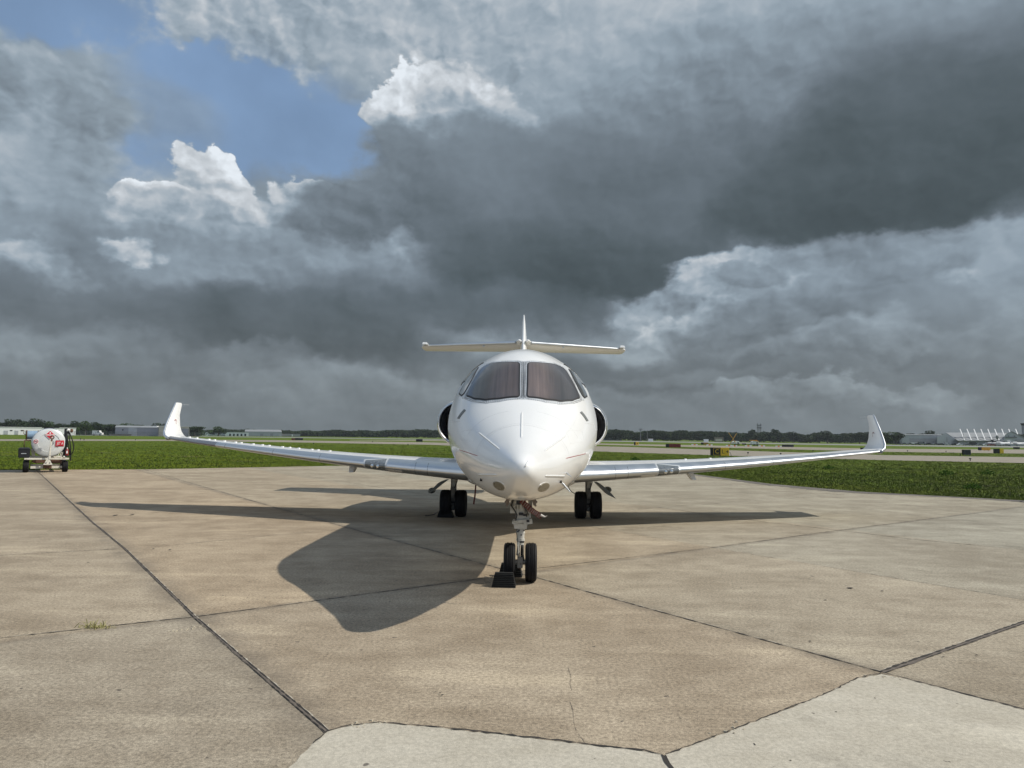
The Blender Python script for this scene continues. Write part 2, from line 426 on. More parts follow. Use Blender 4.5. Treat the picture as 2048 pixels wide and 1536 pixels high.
def tag(o, label=None, cat=None, group=None, kind=None):
    if label: o['label'] = label
    if cat: o['category'] = cat
    if group: o['group'] = group
    if kind: o['kind'] = kind
    return o
def thing(name, loc, label, cat, group=None):
    o = bpy.data.objects.new(name, None); o.empty_display_size = .3; COL.objects.link(o); o.location = loc
    return tag(o, label, cat, group)
def kids(o): return [c for c in bpy.data.objects if c.parent == o]
def copy_thing(root, loc, rz=None, label=None, sc=None, group=None):
    def rec(o, par):
        c = o.copy(); COL.objects.link(c)
        if par is not None: c.parent = par
        for k in kids(o): rec(k, c)
        return c
    r = rec(root, None); r.location = loc
    if rz is not None: r.rotation_euler = (0, 0, rz)
    if label: r['label'] = label
    if group: r['group'] = group
    if sc is not None: r.scale = sc
    return r
def text_mb(txt, size, place, extrude=0.0, align='CENTER'):
    """lettering as mesh; place(x, z) gives the 3-D point of a letter-plane coordinate"""
    cu = bpy.data.curves.new('lettering', 'FONT'); cu.body = txt; cu.size = size; cu.align_x = align; cu.align_y = 'CENTER'
    cu.resolution_u = 3
    ob = bpy.data.objects.new('lettering', cu); COL.objects.link(ob)
    dg = bpy.context.evaluated_depsgraph_get(); dg.update()
    me = bpy.data.meshes.new_from_object(ob.evaluated_get(dg))
    mb = MB(); mb.add([place(v.co.x, v.co.y) for v in me.vertices], [tuple(p.vertices) for p in me.polygons])
    bpy.data.objects.remove(ob); bpy.data.curves.remove(cu); bpy.data.meshes.remove(me)
    return mb

# ------------------------------------------------------------------ ground sheets
def flat(name, pts, z, mat, sub=0):
    mb = MB(); mb.add([(p[0], p[1], z) for p in pts], [tuple(range(len(pts)))])
    o = mb.build(name, mat); return tag(o, kind='structure')

# joint lines of the apron as sight-line points on the ground: (points, half width in m)
JOINTS = [
    ([(70, 938), (185, 1045), (250, 1098), (390, 1235), (655, 1465)], .013),
    ([(-60, 1283), (180, 1257), (405, 1232), (980, 1155)], .014),
    ([(1075, 1137), (1430, 1095), (1660, 1063), (2060, 1013)], .012),
    ([(980, 1155), (1075, 1137)], .012),
    ([(285, 938), (540, 1012), (740, 1068), (1000, 1137), (1075, 1156), (1310, 1221), (1765, 1345)], .016),
    ([(1765, 1345), (2060, 1241)], .021),
    ([(1310, 1014), (1535, 1045), (1682, 1061), (1817, 1078), (2060, 1101)], .014),
    ([(1130, 1046), (1200, 1057), (1420, 1095), (2060, 1201)], .007),
    ([(1170, 1027), (1312, 1016), (1490, 1003), (1700, 988)], .012),
    ([(-20, 1112), (237, 1098)], .010),
    ([(-20, 1041), (170, 1035)], .012),
    ([(-20, 998), (128, 996)], .014),
    ([(176, 1034), (236, 1032), (268, 1030)], .008),
    ([(350, 1090), (500, 1075), (690, 1058)], .008),
    ([(100, 969), (330, 966), (560, 962), (850, 955)], .012),
    ([(520, 938), (760, 975), (1010, 1012)], .012),
    ([(1080, 1078), (1230, 1062), (1330, 1052)], .007),
]
STAINS = [((185, 1045), (655, 1465), .30), ((405, 1232), (1430, 1095), .14), ((540, 1012), (1765, 1345), .20)]
LIGHT_A = [(655, 1465), (700, 1453), (760, 1447), (900, 1459), (1100, 1482), (1290, 1504), (1322, 1512), (1345, 1540), (1360, 1600), (540, 1600), (580, 1536), (625, 1490)]
LIGHT_B = [(1765, 1350), (1815, 1360), (1900, 1382), (2060, 1424), (2300, 1500), (2300, 1640), (1385, 1640), (1352, 1545), (1330, 1512), (1400, 1486), (1470, 1460), (1560, 1425), (1655, 1388), (1715, 1358)]

def concrete(name, colA, colB, joints, grain=1.0):
    m, t, b = new_mat(name)
    co = t.node('ShaderNodeTexCoord').outputs['Object']
    # big stains, tyre-swept streaks across, brushed grain
    n1 = t.noise(co, .35, 6, .62)
    n2 = t.noise(t.mapping(co, rot=(0, 0, R(4)), sc=(.35, 1.2, 1)), 1.1, 7, .62)
    n3 = t.noise(t.mapping(co, rot=(0, 0, R(-7)), sc=(1.0, 1.6, 1)), 3.4, 6, .62)
    n4 = t.noise(co, 38.0, 5, .75)
    n5 = t.noise(co, 150.0, 3, .7)
    n6 = t.noise(co, 1.3, 5, .6)
    f = t.m('ADD', t.m('MULTIPLY', t.m('SUBTRACT', n1, .5), 1.5), t.m('MULTIPLY', t.m('SUBTRACT', n2, .5), 1.0))
    f = t.m('ADD', f, t.m('MULTIPLY', t.m('SUBTRACT', n3, .5), 1.1))
    f = t.m('ADD', f, t.m('MULTIPLY', t.m('SUBTRACT', n6, .5), 1.4))
    c = t.mix(t.ss(f, -.55, .55), colA + (1,), colB + (1,))
    # pale scuffs and dark stains with shapes of their own
    c = t.mix(t.ss(n2, .56, .68, 0, .45), c, (colB[0] * 1.25, colB[1] * 1.25, colB[2] * 1.22, 1))
    c = t.mix(t.ss(t.noise(co, .8, 8, .7), .55, .70, 0, .40), c, (colA[0] * .62, colA[1] * .62, colA[2] * .62, 1))
    if joints:                                     # the strip left of the long joint is greyer
        p0 = G(185, 1045); p1 = G(655, 1465); dx, dy = p1.x - p0.x, p1.y - p0.y
        X, Y, Z = t.sep(co)
        side = t.m('SUBTRACT', t.m('MULTIPLY', t.m('SUBTRACT', X, p0.x), dy), t.m('MULTIPLY', t.m('SUBTRACT', Y, p0.y), dx))
        g = t.ss(side, -.02, .02)
        c = t.mix(t.m('MULTIPLY', g, .55), c, t.vm('MULTIPLY', c, (.90, .97, 1.05)))
        for q0, q1, tn in (((540, 1012), (1765, 1345), (.95, 1.0, 1.04)), ((405, 1232), (1430, 1095), (1.05, 1.01, .96)), ((1310, 1014), (2045, 1100), (.96, 1.0, 1.03)), ((1430, 1095), (2048, 1200), (.94, .99, 1.03))):
            a0 = G(*q0); a1 = G(*q1); sd = t.m('SUBTRACT', t.m('MULTIPLY', t.m('SUBTRACT', X, a0.x), a1.y - a0.y), t.m('MULTIPLY', t.m('SUBTRACT', Y, a0.y), a1.x - a0.x))
            c = t.mix(t.ss(sd, .03, -.03, 0, .8), c, t.vm('MULTIPLY', c, tn))
    c = t.vm('SCALE', c, t.lin(n4, .34, .66, 1 - .42 * grain, 1 + .40 * grain))
    c = t.vm('SCALE', c, t.lin(n5, .36, .64, 1 - .36 * grain, 1 + .34 * grain))
    pit = t.noise(co, 11.0, 2, .5)
    c = t.mix(t.ss(pit, .735, .755, 0, .75), c, (.06, .05, .045, 1))
    h = t.m('ADD', t.m('MULTIPLY', n4, .6), t.m('MULTIPLY', n5, .4))
    if joints:
        wob = t.vm('SCALE', t.vm('SUBTRACT', t.noise(co, 3.0, 6, .7, out=1), (.5, .5, .5)), .05)
        jn = t.ss(t.noise(co, 2.2, 5, .6), .35, .65, .12, .55)
        for (q0, q1, wd) in STAINS:
            a = G(*q0); q = G(*q1); L = math.hypot(q.x - a.x, q.y - a.y); nx, ny = (q.y - a.y) / L, -(q.x - a.x) / L
            dd = t.m('ABSOLUTE', t.m('ADD', t.m('ADD', t.m('MULTIPLY', X, nx), t.m('MULTIPLY', Y, ny)), -(a.x * nx + a.y * ny)))
            near = t.m('MULTIPLY', t.ss(dd, 0.0, wd, 1.0, 0.0), jn)
            c = t.mix(near, c, (.125, .105, .082, 1))
        # hairline cracks
        vr = t.node('ShaderNodeTexVoronoi', feature='DISTANCE_TO_EDGE', voronoi_dimensions='2D'); vr.inputs['Scale'].default_value = .34
        t.put(vr.inputs['Vector'], t.vm('ADD', co, t.vm('SCALE', wob, 6.0)))
        cr = t.m('MULTIPLY', t.ss(vr.outputs['Distance'], .0, .0016, 1.0, 0.0), t.ss(t.noise(co, .6, 3, .5), .56, .62))
        c = t.mix(t.m('MULTIPLY', cr, .55), c, (.06, .05, .04, 1))
    t.put(b.inputs['Base Color'], c)
    b.inputs['Roughness'].default_value = .88; b.inputs['Specular IOR Level'].default_value = .3
    bn = t.node('ShaderNodeBump'); bn.inputs['Strength'].default_value = .5; bn.inputs['Distance'].default_value = .006
    t.put(bn.inputs['Height'], h); t.l.new(bn.outputs[0], b.inputs['Normal'])
    return m
M['apron'] = concrete('apron_concrete', (.250, .200, .140), (.390, .325, .238), JOINTS)
M['slab'] = concrete('pale_concrete', (.39, .355, .285), (.475, .44, .365), None, .45)
M['taxiway'] = concrete('taxiway_concrete', (.215, .19, .15), (.29, .26, .21), None, .5)
M['runway'] = simple('runway_asphalt', (.22, .22, .21), .9, 0, .15, .2)

def grass_ground():
    m, t, b = new_mat('grass_ground')
    co = t.node('ShaderNodeTexCoord').outputs['Object']
    n1 = t.noise(t.mapping(co, sc=(.5, 1.4, 1)), .12, 7, .62)
    n2 = t.noise(co, 1.2, 6, .65); n3 = t.noise(co, 9.0, 4, .7)
    c = t.mix(t.ss(n1, .38, .62), (.080, .128, .007, 1), (.135, .180, .016, 1))
    c = t.mix(t.ss(n2, .42, .60, 0, .75), c, (.050, .082, .008, 1))
    c = t.mix(t.ss(t.noise(t.mapping(co, sc=(.35, 1.2, 1)), 1.0, 6, .7), .56, .70, 0, .4), c, (.036, .062, .006, 1))
    c = t.mix(t.ss(t.noise(t.mapping(co, sc=(.6, 1, 1)), .25, 6, .6), .60, .70, 0, .65), c, (.17, .14, .075, 1))
    c = t.vm('SCALE', c, t.lin(n3, .3, .7, .75, 1.25))
    t.put(b.inputs['Base Color'], c); b.inputs['Roughness'].default_value = .95; b.inputs['Specular IOR Level'].default_value = .15
    bn = t.node('ShaderNodeBump'); bn.inputs['Strength'].default_value = 1.0; bn.inputs['Distance'].default_value = .12
    t.put(bn.inputs['Height'], t.m('ADD', n2, n3)); t.l.new(bn.outputs[0], b.inputs['Normal'])
    return m
M['grassg'] = grass_ground()
flat('ground', [(-4000, -600), (4000, -600), (4000, 6000), (-4000, 6000)], -.03, M['grassg'])

APRON = [(-60, -12), (40, -12), (40, 12), (17.5, 20.2)] + [tuple(G(*p)[:2]) for p in [(2048, 1001), (1880, 992), (1717, 983), (1544, 968), (1386, 948), (1368, 944)]] + \
        [(8.0, 41.5), (-2.0, 42.0)] + [tuple(G(*p)[:2]) for p in [(680, 931.5), (300, 938.5), (0, 940)]] + [(-60, 15)]
flat('apron', APRON, 0.0, M['apron'])
def slab(name, pts):
    r2 = random.Random(3); out = []
    for i in range(len(pts)):                       # slightly ragged edges
        a = G(*pts[i]); b_ = G(*pts[(i + 1) % len(pts)]); n = max(2, int((b_ - a).length / .06))
        for k in range(n):
            p = a.lerp(b_, k / n); out.append((p.x + r2.uniform(-.008, .008), p.y + r2.uniform(-.010, .010)))
    mb = MB(); mb.add([(p[0], p[1], .006) for p in out], [tuple(range(len(out)))])
    return tag(mb.build(name, M['slab']), kind='structure'), out
M['gap'] = simple('dark_gap', (.030, .026, .022), .9, 0, .4, 40)
M['sealant'] = simple('joint_sealant', (.125, .104, .085), .8, 0, .35, 30)
M['chip'] = simple('chipped_edge', (.40, .36, .29), .9, 0, .3, 40)
def ribbon(gp, hw, z, mat, seed, ragged=.5, step=.06, gaps=0.0, name='pavement_joint', shift=0.0):
    r2 = random.Random(seed); mb = MB(); L = []; Q = []; wob = 0.0
    for i in range(len(gp) - 1):
        a, b_ = gp[i], gp[i + 1]; d = (b_ - a); ln = d.length; d.normalize(); nn = Vector((-d.y, d.x, 0)); n = max(2, int(ln / (step * max(1, a.y / 12))))
        for k in range(n + (i == len(gp) - 2)):
            p = a.lerp(b_, k / n); wob = wob * .8 + r2.uniform(-1, 1) * hw * .22; w = hw * (1 - ragged + ragged * r2.choice((.1, .5, .8, 1, 1, 1.6)))
            if r2.random() < gaps: w = .0006
            L.append(p + nn * (w + wob + shift)); Q.append(p + nn * (-w + wob + shift))
    n = len(L); mb.add([(p.x, p.y, z) for p in L + Q], [(i, i + 1, n + i + 1, n + i) for i in range(n - 1)])
    return tag(mb.build(name, mat), kind='structure')
for i, (pts, hw) in enumerate(JOINTS):
    gp = [G(*p) for p in pts]
    if hw >= .0125 and i in (0, 5):
        ribbon(gp, hw, .0035, M['sealant'], i, .15); ribbon(gp, hw * .42, .0062, M['gap'], i + 40, .9, .04, .12, shift=hw * .75); ribbon(gp, hw * .22, .0062, M['gap'], i + 60, 1.0, .04, .3, shift=-hw * .9)
        ribbon(gp, .006, .0030, M['chip'], i + 80, 1.0, .05, .55, shift=hw * 1.5)
    else:
        ribbon(gp, hw * .48, .0045, M['gap'], i, .75, .05, .05 if hw > .009 else .25); ribbon(gp, .008, .0025, M['chip'], i + 80, 1.0, .05, .6, shift=hw)
slab('pavement', LIGHT_A); slab('pavement', LIGHT_B)
def edge_crack(pts, w0, seed):                     # dark ragged gap along the pale slabs
    r2 = random.Random(seed); mb = MB(); L = []; Rr = []
    for i in range(len(pts) - 1):
        a = G(*pts[i]); b_ = G(*pts[i + 1]); n = max(2, int((b_ - a).length / .035)); d = (b_ - a).normalized(); nn = Vector((-d.y, d.x, 0))
        for k in range(n + (i == len(pts) - 2)):
            p = a.lerp(b_, k / n); w = w0 * r2.choice((.3, .6, 1, 1, 1.5)); j = r2.uniform(-.006, .006)
            L.append((p.x + nn.x * (w + j), p.y + nn.y * (w + j), .0095)); Rr.append((p.x - nn.x * (w - j), p.y - nn.y * (w - j), .0095))
    n = len(L); mb.add(L + Rr, [(i, i + 1, n + i + 1, n + i) for i in range(n - 1)])
    return tag(mb.build('pavement_joint', M['gap']), kind='structure')
edge_crack([(760, 1447), (900, 1459), (1100, 1482), (1290, 1504), (1322, 1512), (1346, 1542)], .008, 1)
edge_crack([(625, 1490), (655, 1465), (700, 1453), (760, 1447)], .004, 2)
edge_crack([(1330, 1512), (1400, 1486), (1470, 1460), (1560, 1425), (1655, 1388), (1715, 1358), (1765, 1347)], .004, 3)
edge_crack([(1765, 1347), (1815, 1360), (1900, 1382), (2060, 1424)], .008, 4)

# dark worn margin along the grass, faint tyre scuffs
M['margin'] = concrete('old_apron_margin', (.085, .078, .070), (.19, .17, .14), None, 1.0)
EDGE = [G(*p) for p in [(2120, 1006), (2048, 1001), (1880, 992), (1717, 983), (1544, 968), (1386, 948)]]
def margin():
    r2 = random.Random(9); L = []; Q = []
    for i in range(len(EDGE) - 1):
        a, b_ = EDGE[i], EDGE[i + 1]; n = int((b_ - a).length / .15); d = (b_ - a).normalized(); nn = Vector((d.y, -d.x, 0)); nn = nn if nn.y < 0 else -nn
        for k in range(n): p = a.lerp(b_, k / n); w = .75 + .25 * math.sin(p.x * 1.3) + r2.uniform(-.08, .08); L.append((p.x, p.y, .003)); Q.append((p.x + nn.x * w, p.y + nn.y * w, .003))
    n = len(L); tag(MB().add(L + Q, [(i, i + 1, n + i + 1, n + i) for i in range(n - 1)]).build('apron_margin', M['margin']), kind='structure')
margin()
M['scuff'] = simple('tyre_scuff', (.175, .148, .115), .9, 0, .25, 12)
SC = random.Random(21)
for i, (a, b_) in enumerate([((1380, 960), (2060, 1040)), ((1420, 975), (2060, 1062)), ((1250, 985), (1800, 1035)), ((1450, 962), (1950, 1003)), ((1500, 982), (2060, 1024)), ((250, 1028), (620, 1010)), ((150, 1050), (500, 1035)), ((560, 960), (900, 950)), ((620, 948), (1000, 972))]):
    ribbon([G(*a), (G(*a) + G(*b_)) / 2 + Vector((0, SC.uniform(-.2, .2), 0)), G(*b_)], .011, .002, M['scuff'], 200 + i, .9, .09, .35, name='tyre_mark')

M['crack'] = simple('hairline_crack', (.165, .135, .10), .9, 0, .3, 20)
# hairline cracks, spalled pits and one small stick, drawn as flat dark shapes, seen in the photograph
for i, pts in enumerate([[(1136, 1335), (1142, 1352), (1140, 1368), (1144, 1382)], [(1140, 1404), (1146, 1420), (1148, 1445), (1152, 1460)], [(1156, 1468), (1166, 1480), (1172, 1490)]]):
    ribbon([G(*p) for p in pts], .0016, .002, M['crack'], 300 + i, .8, .02, .1, name='hairline_crack')
for i, (px, py, w, h) in enumerate([(880, 1388, 7, 2.2), (885, 1392, 9, 2.5), (871, 1385, 5, 2), (932, 1417, 6, 2), (940, 1434, 6, 2), (1700, 1177, 17, 2.6), (1764, 1183, 6, 2.4), (1651, 1201, 9, 1.6), (1509, 1491, 4, 7), (1467, 1469, 6, 2), (1581, 1524, 6, 2), (1672, 1426, 6, 2), (264, 1030, 10, 2.4), (231, 1031, 9, 3), (340, 1100, 8, 2), (307, 1098, 5, 2), (177, 1126, 6, 2), (1953, 1311, 6, 2), (1887, 1315, 7, 2.5), (1620, 1284, 8, 2.4)]):
    c = G(px, py); k = c.y / F; r2 = random.Random(i); rx = w * k * .36; ry = h * k * c.y / EYE * .36
    mb = MB(); n = 11; mb.add([(c.x + rx * math.cos(6.283 * j / n) * r2.uniform(.6, 1.2), c.y + ry * math.sin(6.283 * j / n) * r2.uniform(.6, 1.2), .0085) for j in range(n)], [tuple(range(n))])
    tag(mb.build('pit_or_stick', M['gap']), kind='structure')

# taxiways and the far runway, laid where their edges meet the sight lines
def strip(name, near, far, z, mat):
    a = [G(*p) for p in near]; b_ = [G(*p) for p in far]
    pts = [(p.x, p.y) for p in a] + [(p.x, p.y) for p in reversed(b_)]
    return flat(name, pts, z, mat)
T1N = [(-200, 881.6), (100, 881.6), (330, 881.5), (560, 884), (860, 889.3), (1000, 895), (1250, 904.5), (1560, 914), (1780, 920), (2048, 925.5), (2300, 931)]
T1F = [(-200, 877.8), (100, 878.2), (330, 878.8), (560, 880.2), (860, 884.6), (1000, 888), (1250, 893.5), (1560, 903.5), (1780, 910), (2048, 914), (2300, 918)]
strip('taxiway', T1N, T1F, -.022, M['taxiway'])
T2N = [(700, 880.6), (860, 881.8), (1000, 884.5), (1250, 890.5), (1560, 898), (1780, 903.5), (2048, 907), (2300, 910)]
T2F = [(700, 879.8), (860, 880.2), (1000, 882.3), (1250, 887.8), (1560, 893.4), (1780, 897.5), (2048, 899), (2300, 902)]
strip('taxiway', T2N, T2F, -.016, M['taxiway'])
RWN = [(-100, 868.0), (500, 874.6), (1000, 881), (1300, 884), (1780, 891.8), (2048, 895.3), (2300, 898.5)]
RWF = [(-100, 867.2), (500, 873.5), (1000, 879.5), (1300, 882.2), (1780, 889.6), (2048, 892.6), (2300, 895.5)]
strip('runway', RWN, RWF, -.010, M['runway'])

# ------------------------------------------------------------------ grass: ragged tufts, one mesh nobody could count
def pip(px, py, poly):
    ins = np.zeros(px.shape, bool); n = len(poly); j = n - 1
    for i in range(n):
        xi, yi = poly[i]; xj, yj = poly[j]
        cnd = ((yi > py) != (yj > py)) & (px < (xj - xi) * (py - yi) / (yj - yi + 1e-12) + xi)
        ins ^= cnd; j = i
    return ins
def grass_blades():
    rs = np.random.RandomState(5); N = 150000
    # density falls with distance as 1/d^2 so near and far grass look equally fine
    dist = 1 / (1 / 165.0 + rs.rand(N) * (1 / 19.0 - 1 / 165.0)); az = (rs.rand(N) - .5) * R(92)
    x = dist * np.sin(az); y = dist * np.cos(az)
    k = ~pip(x, y, APRON)
    t1 = [tuple(G(*p)[:2]) for p in T1N] + [tuple(G(*p)[:2]) for p in reversed(T1F)]
    k &= ~pip(x, y, t1)
    t2 = [tuple(G(*p)[:2]) for p in T2N] + [tuple(G(*p)[:2]) for p in reversed(T2F)]
    k &= ~pip(x, y, t2)
    x = x[k]; y = y[k]; n = len(x)
    d = np.hypot(x, y)
    clump = .5 + .5 * np.sin(x * .9 + 2 * np.sin(y * .35)) * np.sin(y * .55 + 1.7 * np.sin(x * .3))
    h = (.024 + .046 * clump * rs.rand(n) + .018 * rs.rand(n)) * (1 + 1.1 * (rs.rand(n) > .985))
    w = .006 + d * .00045
    V = np.zeros((n, 5, 3, 3)); 
    for b in range(5):
        a = rs.rand(n) * 6.283; ox = (rs.rand(n) - .5) * .16 * (1 + d / 60); oy = (rs.rand(n) - .5) * .16 * (1 + d / 60)
        hx = np.cos(a) * w; hy = np.sin(a) * w; hh = h * (.6 + .6 * rs.rand(n)); lx = (rs.rand(n) - .5) * h * .8; ly = (rs.rand(n) - .5) * h * .8
        V[:, b, 0] = np.stack([x + ox - hx, y + oy - hy, np.full(n, -.03)], 1)
        V[:, b, 1] = np.stack([x + ox + hx, y + oy + hy, np.full(n, -.03)], 1)
        V[:, b, 2] = np.stack([x + ox + lx, y + oy + ly, -.03 + hh], 1)
    v = V.reshape(-1, 3); nf = len(v) // 3
    me = bpy.data.meshes.new('grass'); me.vertices.add(len(v)); me.vertices.foreach_set('co', v.ravel())
    me.loops.add(nf * 3); me.loops.foreach_set('vertex_index', np.arange(nf * 3)); me.polygons.add(nf)
    me.polygons.foreach_set('loop_start', np.arange(nf) * 3); me.polygons.foreach_set('loop_total', np.full(nf, 3)); me.update()
    m, t, b = new_mat('grass_blade')
    co = t.node('ShaderNodeTexCoord').outputs['Object']
    n1 = t.noise(t.mapping(co, sc=(.6, 1.3, 0)), .16, 6, .62); n2 = t.noise(co, 2.5, 4, .6); n3 = t.noise(co, 40.0, 2, .6)
    c = t.mix(t.ss(n1, .38, .62), (.105, .165, .008, 1), (.180, .230, .018, 1))
    c = t.mix(t.ss(n2, .45, .65, 0, .5), c, (.070, .100, .009, 1))
    c = t.mix(t.ss(t.noise(t.mapping(co, sc=(.35, 1.2, 1)), 1.0, 6, .7), .55, .68, 0, .3), c, (.060, .100, .008, 1))
    c = t.mix(t.ss(n3, .64, .70, 0, .6), c, (.26, .24, .11, 1))
    c = t.mix(t.ss(t.noise(t.mapping(co, sc=(.6, 1, 0)), .25, 6, .6), .60, .70, 0, .55), c, (.22, .18, .09, 1))
    t.put(b.inputs['Base Color'], c); b.inputs['Roughness'].default_value = .7; b.inputs['Specular IOR Level'].default_value = .12
    gn = t.node('ShaderNodeNewGeometry'); t.put(b.inputs['Normal'], t.vm('NORMALIZE', t.vm('ADD', t.vm('SCALE', gn.outputs['Normal'], .18), (0, 0, 1.0))))
    b.inputs['Transmission Weight'].default_value = 0
    me.materials.append(m)
    o = bpy.data.objects.new('grass', me); COL.objects.link(o)
    tag(o, 'rough green airfield grass growing between the apron and the taxiways', 'grass', kind='stuff')
grass_blades()

# broad-leaved weeds that stand out of the grass
def weed(px, py, r, label):
    p = G(px, py); mb = MB(); r2 = random.Random(int(px))
    for i in range(230):
        a = r2.uniform(0, 6.28); q = r2.random() ** .95 * r; c = Vector((p.x + math.cos(a) * q, p.y + math.sin(a) * q, r2.uniform(.02, r * .7) * (1.1 - .6 * q / r)))
        d = Vector((r2.uniform(-1, 1), r2.uniform(-1, 1), r2.uniform(-.2, 1))).normalized() * r * .22; s = d.orthogonal().normalized() * r * .08
        mb.add([c - s, c + d * .5 - s * .3, c + d, c + s], [(0, 1, 2, 3)])
    tag(mb.build('weed', M['weed']), label, 'weed', 'dark weed clumps in the grass')
M['weed'] = simple('weed_leaf', (.035, .075, .010), .95, 0, .3, 8, spec=.05)
weed(1657, 938, .32, 'dark weed clump in the grass below the right wing tip')
weed(1893, 950, .38, 'low dark weed clump in the right-hand grass, furthest up of the three right ones')
weed(1946, 978, .30, 'small dark weed clump near the apron edge at far right')
weed(1975, 949, .34, 'dark weed clump in the grass nearest the right border of the photo')
weed(1270, 922, .40, 'weedy brown-green clump beyond the right wing root')

# straw-coloured tuft growing out of the slab joint
def tuft():
    p = G(192, 1256); mb = MB(); r2 = random.Random(2)
    for i in range(70):
        b0 = Vector((p.x + r2.gauss(0, .065), p.y + r2.gauss(0, .015), 0)); L = r2.uniform(.03, .105)
        d = Vector((r2.gauss(0, .8), r2.gauss(0, .5), r2.uniform(.25, 1))).normalized()
        m1 = b0 + d * L * .6; e = b0 + d * L + Vector((0, 0, -.02)); s = Vector((.0035, .001, 0))
        mb.add([b0 - s, b0 + s, m1 + s, m1 - s, e], [(0, 1, 2, 3), (3, 2, 4)])
    tag(mb.build('grass_tuft', M['straw']), 'straw-coloured grass tuft growing from the slab joint at left', 'grass tuft')
M['straw'] = simple('dry_grass', (.36, .33, .14), .8, 0, .35, 30)
tuft()
# crumbled concrete at the joint crossing
def crumbs(pts, n, label, seed):
    r2 = random.Random(seed); mb = MB()
    for i in range(n):
        a = G(*pts[0]).lerp(G(*pts[1]), r2.random()); s = r2.uniform(.004, .016)
        mb.box((a.x + r2.gauss(0, .025), a.y + r2.gauss(0, .02), s * .3), (s * 1.4, s, s * .6), Matrix.Rotation(r2.uniform(0, 3), 3, 'Z'), .7)
    tag(mb.build('concrete_crumbs', M['crumb']), label, 'rubble', kind='stuff')
M['crumb'] = simple('crumbled_concrete', (.42, .37, .28), .9, 0, .3, 40)
crumbs([(345, 1263), (412, 1251)], 26, 'crumbled concrete beside the joint crossing at left', 1)
crumbs([(700, 1453), (770, 1447)], 30, 'crumbled concrete on the corner of the near pale slab', 2)
crumbs([(1740, 1353), (1800, 1358)], 30, 'crumbled concrete where the joints meet at right', 3)
crumbs([(1420, 1480), (1560, 1424)], 24, 'crumbled concrete along the edge of the right pale slab', 4)

# ------------------------------------------------------------------ the business jet
ROLL = .0068                                   # it leans a touch on its struts
def roll(p): return Vector((p[0] + p[2] * ROLL, p[1], p[2] - p[0] * ROLL))
JET = thing('business_jet', (0, 8.52, 0), 'white twin-engined business jet parked nose-on on the concrete apron', 'aircraft')

# stations: Y, half width, top, bottom, height of widest point, upper exponent, lower exponent
ST = np.array([
    (6.195, .012, 1.395, 1.375, 1.385, 2.0, 2.0),
    (6.205, .048, 1.432, 1.338, 1.385, 2.0, 2.0),
    (6.235, .082, 1.462, 1.305, 1.384, 2.0, 2.0),
    (6.32, .128, 1.500, 1.255, 1.382, 2.0, 2.0),
    (6.50, .198, 1.552, 1.180, 1.378, 1.95, 2.0),
    (6.80, .305, 1.640, 1.105, 1.385, 1.90, 2.0),
    (7.15, .440, 1.765, 1.055, 1.42, 1.90, 2.0),
    (7.50, .575, 1.905, 1.018, 1.48, 1.95, 2.0),
    (7.85, .690, 2.055, .985, 1.54, 2.0, 2.0),
    (8.05, .745, 2.175, .970, 1.58, 2.0, 2.0),
    (8.30, .805, 2.350, .952, 1.64, 1.92, 2.0),
    (8.60, .865, 2.550, .932, 1.70, 1.85, 2.0),
    (8.90, .910, 2.680, .913, 1.75, 1.84, 2.0),
    (9.30, .955, 2.785, .893, 1.80, 1.86, 2.0),
    (9.80, .985, 2.850, .876, 1.85, 1.90, 2.0),
    (10.6, .995, 2.868, .872, 1.87, 1.96, 2.0),
    (12.0, .995, 2.870, .872, 1.87, 2.0, 2.0),
    (16.0, .995, 2.870, .872, 1.87, 2.0, 2.0),
    (17.5, .930, 2.860, .98, 1.92, 2.0, 2.0),
    (19.0, .760, 2.83, 1.28, 2.06, 2.0, 2.0),
    (20.5, .520, 2.78, 1.70, 2.25, 2.0, 2.0),
    (22.0, .260, 2.70, 2.18, 2.44, 2.0, 2.0),
    (22.8, .060, 2.60, 2.45, 2.52, 2.0, 2.0)])
def pchip(xs, ys, x):
    h = np.diff(xs); dl = np.diff(ys) / h; m = np.zeros(len(xs))
    for i in range(1, len(xs) - 1):
        if dl[i - 1] * dl[i] > 0:
            w1 = 2 * h[i] + h[i - 1]; w2 = h[i] + 2 * h[i - 1]; m[i] = (w1 + w2) / (w1 / dl[i - 1] + w2 / dl[i])
    m[0] = dl[0]; m[-1] = dl[-1]
    i = min(max(np.searchsorted(xs, x) - 1, 0), len(h) - 1); t_ = (x - xs[i]) / h[i]
    return (1 + 2 * t_) * (1 - t_) ** 2 * ys[i] + t_ * (1 - t_) ** 2 * h[i] * m[i] + t_ * t_ * (3 - 2 * t_) * ys[i + 1] + t_ * t_ * (t_ - 1) * h[i] * m[i + 1]
def station(Y): return [float(pchip(ST[:, 0], ST[:, k], Y)) for k in range(1, 7)]
def fus(Y, a, st=None, off=0.0):
    w, zt, zb, zm, nu, nl = st or station(Y)
    c, s = math.cos(a), math.sin(a); n = nu if s >= 0 else nl
    x = (w + off) * math.copysign(abs(c) ** (2 / n), c)
    z = zm + ((zt - zm + off) if s >= 0 else (zm - zb + off)) * math.copysign(abs(s) ** (2 / n), s)
    return roll((x, Y, z))
def fus_inv(p):                                # surface point -> (Y, parameter angle)
    x = p[0] - p[2] * ROLL; z = p[2] + p[0] * ROLL
    w, zt, zb, zm, nu, nl = station(p[1]); s = (z - zm); n = nu if s >= 0 else nl
    c = math.copysign(min(abs(x / w), 1) ** (n / 2), x); s = math.copysign(min(abs(s / ((zt - zm) if s >= 0 else (zm - zb))), 1) ** (n / 2), s)
    return p[1], math.atan2(s, c)
